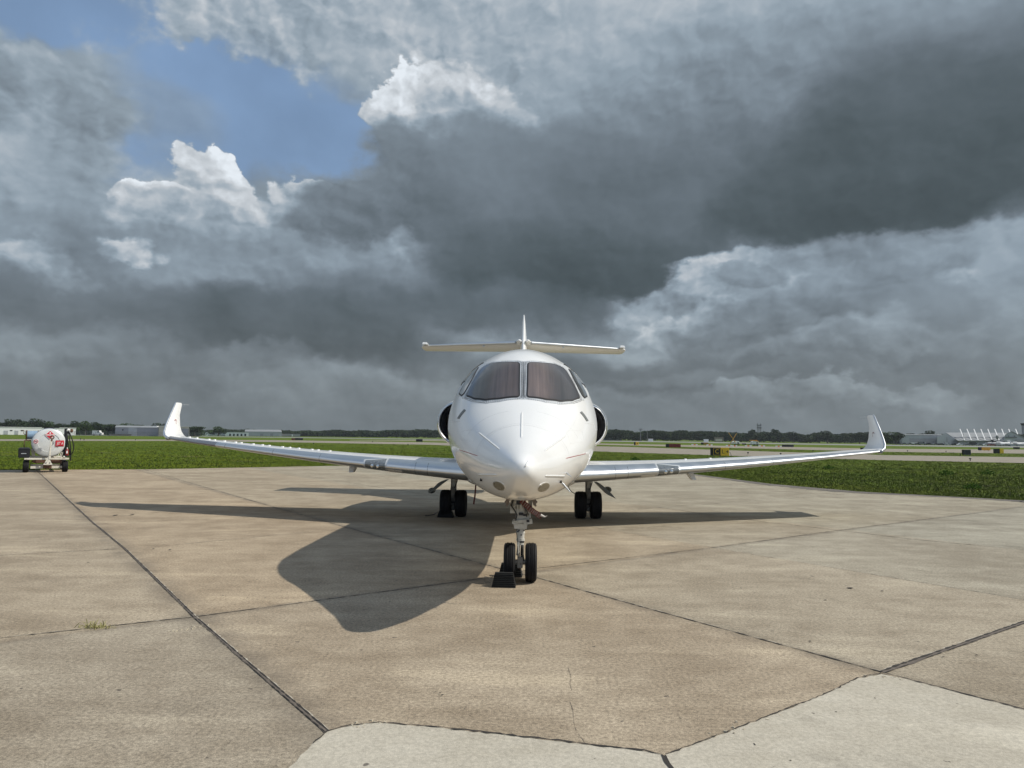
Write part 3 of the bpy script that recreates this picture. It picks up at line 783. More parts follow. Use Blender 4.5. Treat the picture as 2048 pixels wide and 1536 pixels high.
YS = sorted(set([6.195, 6.2, 6.205, 6.215, 6.23, 6.25, 6.28] + list(np.arange(6.32, 10.6, .06)) + list(np.arange(10.6, 22.8, .4)) + [22.8]))
NA = 112
rings = [[fus(Y, 2 * math.pi * (i + .5) / NA, station(Y)) for i in range(NA)] for Y in YS]
mb = MB().loft(rings); body = mb.build('fuselage', M['white'], JET, smooth=60)
BVH = BVHTree.FromPolygons([Vector(v) for v in mb.v], mb.f)
def hit(px, py):
    loc, nor, i, d = BVH.ray_cast(Vector((0, 0, EYE)), ray(px, py).normalized())
    return loc, nor
def S(px, py):                                 # sight line -> (Y, angle) on the skin
    loc, nor = hit(px, py)
    if loc is None: raise Exception('miss %s %s' % (px, py))
    return fus_inv(loc)
def resample(poly, step, closed=True):
    out = []; n = len(poly)
    for i in range(n if closed else n - 1):
        a = np.array(poly[i]); b_ = np.array(poly[(i + 1) % n]); k = max(1, int(math.hypot(b_[0] - a[0], b_[1] - a[1]) / step))
        for j in range(k): out.append(tuple(a + (b_ - a) * j / k))
    return out
def roundpoly(poly, it=2):
    for _ in range(it):
        q = []; n = len(poly)
        for i in range(n):
            a = np.array(poly[i]); b_ = np.array(poly[(i + 1) % n]); q += [tuple(a * .86 + b_ * .14), tuple(a * .14 + b_ * .86)]
        poly = q
    return poly
def patch(poly, off, name, mat, parent, step=.025, mirror=False, rim=True):
    """a skin-hugging plate over a (Y, angle) outline, standing `off` proud of the fuselage"""
    if mirror: poly = [(Y, math.pi - a) for Y, a in reversed(poly)]
    bd = resample(poly, step); n = len(bd)
    ys = [p[0] for p in bd]; as_ = [p[1] for p in bd]
    pts = [Vector(p) for p in bd]
    g = np.arange(min(ys), max(ys), step); h = np.arange(min(as_), max(as_), step)
    gy, ga = np.meshgrid(g, h); ins = pip(gy.ravel(), ga.ravel(), bd)
    ba = np.array(bd)
    for y_, a_, k in zip(gy.ravel(), ga.ravel(), ins):
        if k and np.min((ba[:, 0] - y_) ** 2 + (ba[:, 1] - a_) ** 2) > (step * .4) ** 2: pts.append(Vector((y_, a_)))
    r = delaunay_2d_cdt(pts, [(i, (i + 1) % n) for i in range(n)], [], 1, 1e-5)
    mb = MB(); top = [fus(v[0], v[1], None, off) for v in r[0]]
    mb.add(top, [tuple(f) for f in r[2]])
    if rim:
        lo = [fus(p[0], p[1], None, -.004) for p in bd]; up = [fus(p[0], p[1], None, off) for p in bd]
        mb.add(lo + up, [(i, (i + 1) % n, n + (i + 1) % n, n + i) for i in range(n)])
    return mb.build(name, mat, parent, smooth=50)
def cut(poly, d, it=2):                       # round corners by a fixed length
    for _ in range(it):
        q = []; n = len(poly)
        for i in range(n):
            a = np.array(poly[i - 1]); b_ = np.array(poly[i]); c_ = np.array(poly[(i + 1) % n]); l1 = np.linalg.norm(a - b_); l2 = np.linalg.norm(c_ - b_)
            q += [tuple(b_ + (a - b_) * min(.4, d / l1)), tuple(b_ + (c_ - b_) * min(.4, d / l2))]
        poly = q; d *= .4
    return poly
def pxp(lst): return [S(*p) for p in lst]
def grow(poly, d):
    c = np.mean(np.array(poly), axis=0); out = []; n = len(poly)
    for i in range(n):
        a = np.array(poly[i - 1]); b_ = np.array(poly[i]); c2 = np.array(poly[(i + 1) % n])
        e1 = b_ - a; e2 = c2 - b_; n1 = np.array((e1[1], -e1[0])); n2 = np.array((e2[1], -e2[0]))
        n1 = n1 / (np.linalg.norm(n1) + 1e-9); n2 = n2 / (np.linalg.norm(n2) + 1e-9); nn = n1 + n2; nn = nn / (np.linalg.norm(nn) + 1e-9)
        if np.dot(nn, b_ - c) < 0: nn = -nn
        out.append(tuple(b_ + nn * d))
    return out

# --- windscreen: outline of the left pane as seen, mirrored for the right
pane = pxp([(1037.6, 727.5), (1005, 727.5), (977, 730.5), (967, 735), (953, 756), (934.5, 791), (950, 797.5), (972, 800), (1000, 797.5), (1037.6, 794)])
pane = cut(pane, .022)
pA = S(957, 735); pB = S(945, 743); pC = S(932.3, 781.7); pD = S(925.6, 792.5); pE = S(917, 791.5)
side1 = [pA, (pA[0] + .04, pA[1] - .015), (9.02, 2.28), (9.14, 2.37), (9.10, 2.62), (8.98, 2.70), pD, pC, S(945.8, 759.3)]
# side window in surface coordinates, running aft along the cockpit
zs = [S(957, 736), S(946, 757), S(933, 781), S(926, 792)]
aft = [(zs[3][0] + .34, zs[3][1] + .06), (zs[3][0] + .50, zs[3][1] - .10), (zs[0][0] + .52, zs[0][1] + .34), (zs[0][0] + .30, zs[0][1] + .12)]
sidew = cut(zs + aft, .04)
aft2 = [(zs[3][0] + .58, zs[3][1] + .0), (zs[3][0] + .98, zs[3][1] - .02), (zs[3][0] + 1.0, zs[3][1] - .28), (zs[3][0] + .74, zs[3][1] - .42), (zs[0][0] + .62, zs[0][1] + .30)]
print('side', zs, aft)
fr_px = [(1048, 723.5), (1005, 723.5), (975, 727)]
fr_lo = [(925, 797), (935, 797.5), (955, 804.5), (973, 807), (1000, 804), (1025, 799), (1048, 799)]
top_s = pxp(fr_px); lo_s = pxp(fr_lo)
z0 = zs[0]; z3 = zs[3]
frame = top_s + [(z0[0] + .03, z0[1] - .10), (z0[0] + .36, z0[1] + .02), (z0[0] + .66, z0[1] + .22), (z3[0] + 1.06, z3[1] - .42), (z3[0] + 1.10, z3[1] + .02), (z3[0] + .95, z3[1] + .10), (z3[0] + .4, z3[1] + .10)] + lo_s
print('frame', frame)
def half(poly, **k):
    for mir in (False, True): patch(poly, mirror=mir, **k)
midx = math.pi / 2
frame = [(Y, max(a, midx + .0012)) for Y, a in frame]
half(frame, off=.004, name='windscreen_frame', mat=M['frame'], parent=JET)
for mir, mt in ((False, 'shadeL'), (True, 'shadeR')):
    se = patch(grow(pane, .022), .008, 'window_seal', M['seal'], JET, mirror=mir)
    p_ = patch(pane, .0125, 'windscreen', M[mt], JET, mirror=mir)
    patch(grow(sidew, .02), .008, 'window_seal', M['seal'], JET, mirror=mir)
    patch(sidew, .0125, 'side_window', M['sidepane'], JET, mirror=mir)
    patch(roundpoly(grow(aft2, .012), 2), .008, 'window_seal', M['seal'], JET, mirror=mir)
    patch(roundpoly(aft2, 2), .0125, 'side_window', M['sidepane'], JET, mirror=mir)
# black joint down the centre post and rows of rivets around the panes
yc = [S(1043.5, py)[0] for py in (724.5, 798)]
mb = MB(); k = 30
L = [fus(yc[0] + (yc[1] - yc[0]) * i / k, midx + .0055, None, .0065) for i in range(k + 1)]; Rr = [fus(yc[0] + (yc[1] - yc[0]) * i / k, midx - .0055, None, .0065) for i in range(k + 1)]
mb.add(L + Rr, [(i, i + 1, k + 2 + i, k + 1 + i) for i in range(k)]); mb.build('centre_joint', M['seal'], JET)
mb = MB()
def rivets(line, off=.0055, sp=.024, r=.0052):
    for mir in (0, 1):
        pts = [fus(y_, math.pi - a_ if mir else a_, None, off) for y_, a_ in line]; acc = 0
        for a, b_ in zip(pts[:-1], pts[1:]):
            Ls = (b_ - a).length; s_ = acc
            while s_ < Ls:
                p = a.lerp(b_, s_ / Ls); d = Vector((0, -.8, .6)); nrm = Vector((p.x - 0, -(.5), p.z - 1.75)).normalized()
                q = nrm.orthogonal().normalized(); u_ = nrm.cross(q)
                mb.add([p + (q * math.cos(t_) + u_ * math.sin(t_)) * r + nrm * .0015 for t_ in [i * math.pi / 3 for i in range(6)]], [(0, 1, 2, 3, 4, 5)]); s_ += sp
            acc = s_ - Ls
g2 = grow(pane, .040); rivets(g2 + g2[:1]); g3 = grow(pane, .058)
rivets([(yc[0] + (yc[1] - yc[0]) * i / 20, midx + .026) for i in range(21)])
rivets(g3 + g3[:1])
mb.build('rivet_row', M['rivet'], JET)['kind'] = 'stuff'

# --- small things on the nose skin
def skin_line(p0, p1, r, name, mat, lift=0.0, n=14):
    pts = []
    for i in range(n + 1):
        t_ = i / n; loc, nor = hit(p0[0] + (p1[0] - p0[0]) * t_, p0[1] + (p1[1] - p0[1]) * t_)
        if loc is not None: pts.append(loc + nor * (lift if nor.dot(Vector((0, -1, 0))) > 0 else -lift))
    rr = [r * (.35 if i in (0, len(pts) - 1) else 1) for i in range(len(pts))]
    return MB().tube(pts, rr, 8).build(name, mat, JET, smooth=60)
for p0, p1 in [((1043.5, 824), (1042.5, 876)), ((957, 865), (999, 899)), ((1131, 872), (1089, 902)), ((956, 949), (994, 949.5)), ((1090, 951.5), (1131, 952))]:
    skin_line(p0, p1, .0085, 'lightning_strip', M['white'])
skin_line((1050, 934), (1057, 921), .007, 'lightning_strip', M['white'])
for p0, p1 in [((917, 899), (956, 912)), ((1173, 907), (1131, 917))]:
    skin_line(p0, p1, .004, 'pinstripe', M['red'], -.0015)
for p0, p1 in [((901, 843), (921, 842)), ((1168, 846), (1188, 848))]:
    skin_line(p0, p1, .0028, 'panel_seam', M['line'], -.001)
def ring_seam(Y, a0, a1, r=.0016, mat='line'):
    pts = [fus(Y + .02 * math.sin(3 * a), a, None, -.0008) for a in np.linspace(a0, a1, 60)]
    MB().tube(pts, r, 6).build('panel_seam', M[mat], JET)
ring_seam(7.22, .15, math.pi - .15); ring_seam(7.62, .35, math.pi * .42); ring_seam(7.62, math.pi * .58, math.pi - .35)
for ang in (.62, math.pi - .62):
    pts = [fus(y_, ang, None, -.0008) for y_ in np.linspace(7.22, 8.0, 20)]; MB().tube(pts, .0013, 6).build('panel_seam', M['line'], JET)
half(pxp([(929, 818.5), (932, 821), (918.5, 838), (914.8, 837)]), off=.006, name='grey_vent', mat=M['vent'], parent=JET)
def oval(cx, cy, a, b_, rot, n=28): return [(cx + a * math.cos(t_) * math.cos(rot) - b_ * math.sin(t_) * math.sin(rot), cy + a * math.cos(t_) * math.sin(rot) + b_ * math.sin(t_) * math.cos(rot)) for t_ in [2 * math.pi * i / n for i in range(n)]]
for cx, cy, rot in ((998, 971.5, R(30)), (1087, 974.5, R(-30))):
    patch(pxp(oval(cx, cy, 14.2, 8.6, rot)), .0025, 'lamp_rim', M['white'], JET, step=.012)
    patch(pxp(oval(cx, cy, 12.6, 7.0, rot)), .0050, 'taxi_lamp', M['taxi'], JET, step=.012)
def probe(px, py, d, r=.006, mat='steel'):
    loc, nor = hit(px, py)
    MB().tube([loc, loc + Vector(d) * .5, loc + Vector(d)], [r * 1.6, r, r * .5], 8).build('probe', M[mat], JET, smooth=60)
probe(963, 959.5, (-.01, -.03, -.008), .011, 'dark'); probe(1121, 963, (.01, -.03, -.008), .010, 'dark')
probe(1133, 946, (.045, -.05, -.035)); probe(1126, 968, (.07, -.05, -.075), .008)

def hatch(poly, name='access_hatch'):
    b_ = cut(pxp(poly), .03); pts = [fus(y_, a_, None, -.0006) for y_, a_ in resample(b_, .03)]; pts.append(pts[0])
    MB().tube(pts, .0013, 5).build(name, M['line'], JET)
hatch([(1132, 862), (1164, 862), (1168, 884), (1140, 888)]); hatch([(925, 862), (955, 860), (948, 884), (920, 880)]); hatch([(975, 945), (1000, 950), (1004, 964), (984, 960)])
sc_ = MB(); rr_ = random.Random(4)
for i in range(90):
    a_ = .25 + (math.pi - .5) * i / 89
    for Yr in (7.195, 7.245):
        p = fus(Yr, a_, None, .0006); nrm = (p - Vector((0, Yr + .4, 1.42))).normalized(); q = nrm.orthogonal().normalized(); u_ = nrm.cross(q)
        sc_.add([p + (q * math.cos(t_) + u_ * math.sin(t_)) * .0032 for t_ in [k * math.pi / 3 for k in range(6)]], [(0, 1, 2, 3, 4, 5)])
sc_.build('screw_row', M['line'], JET)['kind'] = 'stuff'

# --- wings with upturned tips
def naca(n=15, t_=.12):
    xs = [.5 * (1 - math.cos(math.pi * i / n)) for i in range(n + 1)]
    return xs, [5 * t_ * (.2969 * math.sqrt(x) - .126 * x - .3516 * x * x + .2843 * x ** 3 - .1036 * x ** 4) for x in xs]
XS, TH = naca(18, 1.0)
def section(c, chord, thick, up, camber=.012):
    c = Vector(c); up = Vector(up).normalized(); pts = []
    for i in range(18, -1, -1): pts.append(c + Vector((0, XS[i] * chord, 0)) + up * (TH[i] * thick * chord + camber * chord * (1 - (2 * XS[i] - 1) ** 2)))
    for i in range(1, 19): pts.append(c + Vector((0, XS[i] * chord, 0)) + up * (-TH[i] * thick * chord * .92 + camber * chord * (1 - (2 * XS[i] - 1) ** 2)))
    return pts
def LEY(x): return 13.25 + .412 * (x - .95) - .25 * max(0, 1.6 - x) * (x > .5)
def wing_secs(s):
    W = []
    for x in (0.0, .6, .95, 1.4, 2.0, 2.8, 3.6, 4.4, 5.2, 6.0, 6.6, 7.15, 7.52):
        f = (x - .95) / 6.57; yl = LEY(x)
        W.append((x, yl, .985 + .475 * max(f, 0) ** 1.35 - (.02 if x < .9 else 0), 3.15 - 2.05 * min(max(f, 0), 1) ** .9, .132 - .028 * f, (0, 0, 1)))
    W += [(7.74, 16.10, 1.478, 1.04, .10, (-.12, 0, 1)), (7.93, 16.16, 1.505, 1.0, .095, (-.45, 0, 1)), (8.03, 16.22, 1.56, .96, .085, (-1, 0, .62)),
          (8.075, 16.30, 1.65, .84, .075, (-1, 0, .25)), (8.10, 16.42, 1.79, .68, .065, (-1, 0, .1)), (8.15, 16.70, 2.04, .46, .06, (-1, 0, .10)), (8.195, 17.00, 2.30, .34, .06, (-1, 0, .10)), (8.20, 17.05, 2.335, .27, .05, (-1, 0, .10))]
    return [section(roll((s * x, y, z)), ch, th, (s * u[0], u[1], u[2])) for x, y, z, ch, th, u in W]
for s in (-1, 1):
    secs = wing_secs(s)
    k0, k1 = 18 - 4, 18 + 6                   # bare metal leading-edge strip
    MB().loft([r[k0:k1 + 1] for r in secs[:11]], closed=False, cap=False).build('leading_edge', M['steel'], JET, smooth=60)
    MB().loft([r[k0:k1 + 1] for r in secs[10:15]], closed=False, cap=False).build('leading_edge', M['steeld'] if s < 0 else M['steel'], JET, smooth=60)
    rest = [r[k1:] + r[:k0 + 1] for r in secs[:15]]
    up = MB().loft([r[:k0 + 1] for r in secs[:15]], closed=False, cap=False); up.build('wing_upper_skin', M['white'], JET, smooth=60)
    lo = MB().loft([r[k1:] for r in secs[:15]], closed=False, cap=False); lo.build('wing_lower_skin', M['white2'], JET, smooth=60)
    wl = MB().loft(secs[14:]).build('winglet', M['white'], JET, smooth=60)
    # metal edge of the winglet
    ed = MB(); q = [r[18] for r in secs[14:]]; ed.tube([p + Vector((0, -.004, 0)) for p in q], [.030, .028, .026, .022, .020, .016, .012, .009], 10); ed.build('winglet_edge', M['steel'], JET, smooth=60)
    # static wick at the winglet tip, nav lamp at its foot
    tp = secs[-2][0]; MB().tube([tp, tp + Vector((-s * .08, .20, 0))], .002, 6).build('static_wick', M['line'], JET)
    nl = secs[14][18]; MB().ell(nl + Vector((-s * .01, .05, -.02)), (.045, .12, .035)).build('navigation_lamp', M['lamp'], JET, smooth=60)
    # round emblem on the winglet face
    c = roll((s * 8.115, 16.84, 1.86)); em = MB()
    for a0, a1, rr, w_ in ((.3, 2.6, .075, .016), (3.4, 5.8, .075, .018), (4.2, 6.6, .045, .013)):
        A = [(c + Vector((-s * .030, math.cos(t_) * rr * .75, math.sin(t_) * rr)), c + Vector((-s * .030, math.cos(t_) * (rr - w_) * .75, math.sin(t_) * (rr - w_)))) for t_ in np.linspace(a0, a1, 12)]
        em.add([p for q_ in A for p in q_], [(2 * i, 2 * i + 1, 2 * i + 3, 2 * i + 2) for i in range(11)])
    em.build('emblem', M['red'] if s < 0 else M['ribbon'], JET)
    # vortex generators along the upper surface
    for i in range(16 if s < 0 else 2):
        x = 4.0 + i * .232 + .05 * math.sin(i * 2.3) if s < 0 else (3.35, 3.9)[i]
        f = (x - .95) / 6.57; ch = 3.15 - 2.05 * f ** .9
        p = roll((s * x, LEY(x) + ch * .30, .985 + .475 * f ** 1.35 + ch * (.132 - .028 * f) * .5 + .012 * ch))
        MB().box(p + Vector((0, 0, .004)), (.045, .06, .020), Matrix.Rotation(R(12 * s), 3, 'Z'), .7).build('vortex_generator', M['white'], JET)
    # landing light window in the leading edge, plate beside it
    def wpt(x, side, off):                     # point on the leading edge skin; side -7..7 round the nose
        for j in range(len(WX) - 1):
            if WX[j] <= x <= WX[j + 1]:
                t_ = (x - WX[j]) / (WX[j + 1] - WX[j]); kk = 18 - side; k_ = int(math.floor(kk)); fr = kk - k_
                a = secs[j][k_].lerp(secs[j][min(k_ + 1, 36)], fr); b_ = secs[j + 1][k_].lerp(secs[j + 1][min(k_ + 1, 36)], fr)
                p = a.lerp(b_, t_); cz = secs[j][18].lerp(secs[j + 1][18], t_)
                dn = (p - (cz + Vector((0, .35, 0)))).normalized(); return p + dn * off
    WX = [0.0, .6, .95, 1.4, 2.0, 2.8, 3.6, 4.4, 5.2, 6.0, 6.6, 7.15, 7.52]
    def lepatch(x0, x1, s0, s1, off, name, mat, t0=None, n=14, m_=10, par=None):
        mb = MB(); vs = []
        for i in range(n + 1):
            xx = x0 + (x1 - x0) * i / n; top = s1 if t0 is None else t0[0] + (t0[1] - t0[0]) * i / n
            for j in range(m_ + 1): vs.append(wpt(xx, s0 + (top - s0) * j / m_, off))
        mb.add(vs, [(i * (m_ + 1) + j, i * (m_ + 1) + j + 1, (i + 1) * (m_ + 1) + j + 1, (i + 1) * (m_ + 1) + j) for i in range(n) for j in range(m_)])
        return mb.build(name, mat, par or JET, smooth=60)
    lw = lepatch(2.62, 3.04, -3.2, 4, .007, 'landing_light_window', M['lamp'], (3.6, 2.0))
    lepatch(2.585, 3.075, -3.6, 4, .004, 'landing_light_rim', M['frame'], (4.0, 2.4))
    for dx in (.10, .22): MB().ell(wpt(2.66 + dx, -.4, .010), (.036, .010, .036)).build('lamp_reflector', M['bulb'], lw, smooth=60)
    lepatch(2.27, 2.57, -3.6, -1.2, .010, 'leading_edge_plate', M['white2'])
    for xj in (1.75, 2.0, 4.05, 5.15, 6.35):
        lepatch(xj, xj + .008, -6, 3, .0015, 'leading_edge_joint', M['pole'], n=1, m_=20)
    # rivet line along the strip
    rv = MB()
    for i in range(146):
        p = wpt(1.3 + i * .042, 1.6, .002); rv.box(p, (.012, .003, .008))
    rv.build('rivet_row', M['frame'], JET)['kind'] = 'stuff'
    # small fence-like vane under the wing
    va = P(706, 934, 14.6) if s < 0 else P(1378, 944, 14.6); vb = P(702, 945, 14.5) if s < 0 else P(1388, 960, 14.5)
    MB().prism([va + Vector((-s * .06, 0, .03)), va + Vector((s * .07, 0, .03)), vb + Vector((s * .05, 0, 0)), vb + Vector((-s * .03, 0, 0))], (0, .22, 0)).build('underwing_vane', M['white2'], JET, bevel=.004)
# keel fairing that carries the wing under the belly
rg = []
for Y, hw, zt, zb in ((11.9, .10, .93, .87), (12.4, .55, .98, .82), (12.9, .85, 1.05, .76), (13.4, 1.02, 1.12, .72), (14.5, 1.06, 1.15, .70), (16.0, 1.04, 1.15, .71), (17.2, .80, 1.12, .80), (18.0, .3, 1.1, .98)):
    rg.append([roll((hw * math.copysign(abs(math.cos(a)) ** .7, math.cos(a)), Y, (zt + zb) / 2 + (zt - zb) / 2 * math.copysign(abs(math.sin(a)) ** .8, math.sin(a)))) for a in [2 * math.pi * i / 40 for i in range(40)]])
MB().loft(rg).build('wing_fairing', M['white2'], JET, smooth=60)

# --- fin and tailplane
fin = []
for z, y0, ch, th in ((2.6, 18.1, 4.1, .075), (3.0, 18.75, 3.55, .078), (3.5, 19.3, 3.0, .080), (4.1, 19.9, 2.6, .082), (4.5, 20.3, 2.25, .080), (5.0, 20.8, 1.75, .062), (5.25, 21.1, 1.4, .045), (5.30, 21.3, 1.1, .02)):
    fin.append([roll(p) for p in section((0, y0, z), ch, th, (1, 0, 0), 0)])
MB().loft(fin).build('fin', M['white'], JET, smooth=60)
for s in (-1, 1):
    tp = []
    for x, y0, ch, th in ((.02, 20.42, 2.15, .11), (.3, 20.5, 2.08, .11), (1.5, 20.95, 1.75, .105), (2.7, 21.42, 1.38, .10), (3.02, 21.55, 1.26, .10), (3.06, 21.66, 1.1, .07)):
        tp.append([roll(p) for p in section((s * x, y0, 4.335), ch, th, (0, 0, 1), -.006)])
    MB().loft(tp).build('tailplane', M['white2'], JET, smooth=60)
    ed = [roll((s * x, y0 - .004, 4.34)) for x, y0 in ((.22, 20.46), (1.5, 20.945), (2.8, 21.46))]
    MB().tube(ed, [.050, .042, .030], 10).build('tailplane_edge', M['steel'], JET, smooth=60)
    MB().box(roll((s * 2.93, 21.50, 4.395)), (.17, .34, .075), None, .8).build('elevator_horn', M['white'], JET, smooth=40, bevel=.015)
    MB().ell(roll((s * .12, 20.6, 4.36)), (.10, .55, .07)).build('tail_bullet', M['white'], JET, smooth=60)
    for x in (1.15, 1.4): MB().box(roll((s * x, 21.6, 4.27)), (.04, .25, .05)).build('hinge_bracket', M['white2'], JET, bevel=.008)
    MB().cyl(roll((s * 1.15, 20.86, 4.29)), roll((s * 1.15, 20.83, 4.29)), .035, n=14).build('drain_port', M['frame'], JET)

# --- engines on the rear fuselage
for s in (-1, 1):
    c = roll((s * 1.375, 15.75, 1.955)); ax = (0, 1, 0)
    MB().lathe(c, ax, [(.10, .482), (.30, .515), (.9, .55), (1.6, .54), (2.3, .47), (2.9, .38), (2.9, .34), (2.6, .33)], 48).build('nacelle', M['white'], JET, smooth=60)
    MB().lathe(c, ax, [(.16, .410), (.06, .415), (.015, .428), (0, .444), (.015, .460), (.05, .474), (.10, .4822), (.13, .4875)], 48).build('intake_lip', M['lip'], JET, smooth=60)
    MB().lathe(c, ax, [(.16, .4098), (.165, .404), (.20, .398)], 48).build('intake_seam', M['seal'], JET, smooth=60)
    MB().lathe(c, ax, [(.19, .403), (.45, .37), (.80, .36)], 48).build('intake_duct', M['duct'], JET, smooth=60)
    fan = MB()
    for i in range(28):
        a = 2 * math.pi * i / 28; u_ = Vector((math.cos(a), 0, math.sin(a))); v_ = Vector((-math.sin(a), 0, math.cos(a)))
        fan.add([c + Vector((0, .70, 0)) + u_ * .09, c + Vector((0, .80, 0)) + u_ * .10 + v_ * .035, c + Vector((0, .80, 0)) + u_ * .35 + v_ * .075, c + Vector((0, .68, 0)) + u_ * .35], [(0, 1, 2, 3)])
    fan.lathe(c, ax, [(.50, .0), (.54, .05), (.62, .085), (.72, .10)], 20); fan.build('fan', M['fan'], JET)
    MB().lathe(c, ax, [(.85, 0.001), (.85, .359)], 32).build('fan_backplate', M['dark'], JET)
    MB().tube([c + Vector((-s * .12, .10, -.16)), c + Vector((-s * .36, .14, -.18))], .014, 8).build('intake_probe', M['white2'], JET)
    MB().tube([c + Vector((-s * .05, .13, -.33)), c + Vector((-s * .30, .10, -.27))], .010, 8).build('intake_probe', M['white2'], JET)
    MB().loft([[roll(p) for p in section((s * x, 16.1, 1.96), 2.0, .12, (0, 0, 1), 0)] for x in (.6, 1.25)]).build('pylon', M['white'], JET, smooth=60)
    # row of cabin windows on each side
    for i in range(5):
        Yc = 11.0 + i * .82; ov = [(Yc + .155 * math.cos(t_), (R(19) if s > 0 else math.pi - R(19)) + .20 * math.sin(t_)) for t_ in [2 * math.pi * j / 20 for j in range(20)]]
        patch(ov, .006, 'cabin_window', M['glassd'], JET, step=.05)
    # wing-root streak of the fuselage side: silver anti-abrasion edge
MB().prism([roll(p) for p in ((0, 10.4, 2.86), (0, 10.75, 2.86), (0, 10.75, 2.98))], (.012, 0, 0))

# --- landing gear
def tyre_prof(r, w):
    h = w / 2
    return [(-h * .55, r * .50), (-h * .9, r * .56), (-h, r * .72), (-h * .97, r * .86), (-h * .80, r * .955), (-h * .62, r * .985), (-h * .58, r * .960), (-h * .48, r * .960), (-h * .44, r * .998),
            (-h * .20, r), (-h * .17, r * .972), (-h * .07, r * .972), (-h * .04, r), (h * .04, r), (h * .07, r * .972), (h * .17, r * .972), (h * .20, r), (h * .44, r * .998), (h * .48, r * .960), (h * .58, r * .960),
            (h * .62, r * .985), (h * .80, r * .955), (h * .97, r * .86), (h, r * .72), (h * .9, r * .56), (h * .55, r * .50)]
def wheel(c, r, w, parent):
    ty = MB().lathe(c, (1, 0, 0), tyre_prof(r, w), 48).build('tyre', M['rubber'], parent, smooth=35)
    hb = MB().lathe(c, (1, 0, 0), [(-w * .28, 0.001), (-w * .28, r * .2), (-w * .20, r * .3), (-w * .24, r * .44), (-w * .30, r * .515), (w * .30, r * .515), (w * .24, r * .44), (w * .20, r * .3), (w * .28, r * .2), (w * .28, .001)], 32)
    hb.build('wheel_hub', M['hub'], ty, smooth=35)
    return ty
# nose gear
NX, NY = .0, 8.52
for s in (-1, 1): wheel((NX + s * .124 + .002, NY, .222), .222, .134, JET)
A = lambda px, py, y=NY: P(px, py, y)
mbx = MB()
mbx.cyl(A(1040, 1124) + Vector((-.085, 0, 0)), A(1040, 1124) + Vector((.085, 0, 0)), .030, n=18)
mbx.box(A(1040, 1124), (.064, .10, .125)); mbx.build('axle_housing', M['hub'], JET, smooth=30, bevel=.008)
a2 = MB(); 
for z_, x_ in ((1128, .006),): a2.cyl(A(1040, z_, NY - .056) + Vector((x_, 0, 0)), A(1040, z_, NY - .062) + Vector((x_, 0, 0)), .006, n=8)
a2.tube([A(1036, 1131, NY - .04), A(1040, 1139, NY - .05), A(1043, 1133, NY - .04)], .006, 6); a2.build('tow_fitting', M['rust'], JET)
MB().cyl(A(1040, 1116), A(1041, 1086), .0265, n=20).build('oleo', M['chrome'], JET, smooth=40)
MB().bar(A(1035.5, 1112, NY - .05), A(1037, 1085, NY - .06), .012, .02).build('brake_line', M['gear'], JET); tl = MB(); tl.bar(A(1045, 1112, NY + .05), A(1045, 1085, NY + .05), .016, .03); tl.bar(A(1045, 1120, NY + .06), A(1041, 1100, NY + .17), .05, .02); tl.bar(A(1041, 1100, NY + .17), A(1041, 1083, NY + .05), .05, .02)
tl.build('torque_link', M['gear'], JET, bevel=.003)
lg = MB(); lg.cyl(A(1041, 1089), A(1042, 1056), .040, .045, 22); lg.cyl(A(1041, 1081), A(1041, 1077), .050, n=22); lg.cyl(A(1041, 1066), A(1041.3, 1063), .052, n=22)
lg.cyl(A(1042, 1056), A(1043, 996), .050, .055, 22); lg.build('leg', M['gear'], JET, smooth=35)
sc = MB()
sc.box(A(1041, 1051), (.145, .13, .062), None, 1.12); sc.box(A(1030, 1044, NY - .04), (.06, .09, .05), Matrix.Rotation(.3, 3, 'Y')); sc.box(A(1056, 1043, NY - .05), (.10, .08, .055), Matrix.Rotation(-.12, 3, 'Y'))
sc.box(A(1045, 1033.5), (.155, .10, .035)); sc.cyl(A(1026, 1043, NY - .08), A(1062, 1040, NY - .08), .014, n=12); sc.cyl(A(1026, 1047, NY - .085), A(1048, 1044, NY - .085), .009, n=10)
sc.build('steering_collar', M['gear'], JET, smooth=30, bevel=.005)
dk = MB(); dk.box(A(1056, 1042, NY - .105), (.034, .012, .028)); dk.box(A(1042, 1028, NY - .065), (.055, .012, .030)); dk.box(A(1050, 1030, NY - .066), (.045, .012, .022)); dk.box(A(1044, 1084, NY - .05), (.05, .012, .018)); dk.box(A(1037, 1004, NY - .075), (.05, .02, .06))
for px_, py_ in ((1038, 1060.5), (1048, 1061), (1042.5, 1070), (1036, 1063)): dk.cyl(A(px_, py_, NY - .052), A(px_, py_, NY - .058), .009, n=8)
dk.tube([A(1026, 1000, NY - .08), A(1023, 1012, NY - .09), A(1030, 1022, NY - .08), A(1034, 1030, NY - .07), A(1031, 1043, NY - .06)], .007, 6)
dk.tube([A(1050, 998, NY - .07), A(1048, 1014, NY - .09), A(1055, 1024, NY - .08), A(1053, 1034, NY - .07)], .006, 6)
dk.tube([A(1036, 1050, NY - .06), A(1033, 1066, NY - .055), A(1036, 1088, NY - .05), A(1033, 1110, NY - .05)], .004, 6)
dk.build('hydraulic_lines', M['black'], JET)
br = MB(); br.box(A(1025, 1011), (.050, .12, .15)); br.box(A(1061, 1011), (.040, .12, .14)); br.box(A(1031, 1021), (.09, .10, .05)); br.box(A(1058, 1023), (.06, .10, .03)); br.bar(A(1020, 1024, NY + .03), A(1063, 1024, NY + .03), .05, .025)
br.bar(A(1035, 998, NY - .06), A(1036, 1034, NY - .06), .016, .016); br.bar(A(1041.5, 998, NY - .065), A(1042, 1018, NY - .065), .022, .022); br.bar(A(1060, 1036, NY - .05), A(1058, 998, NY), .018, .018)
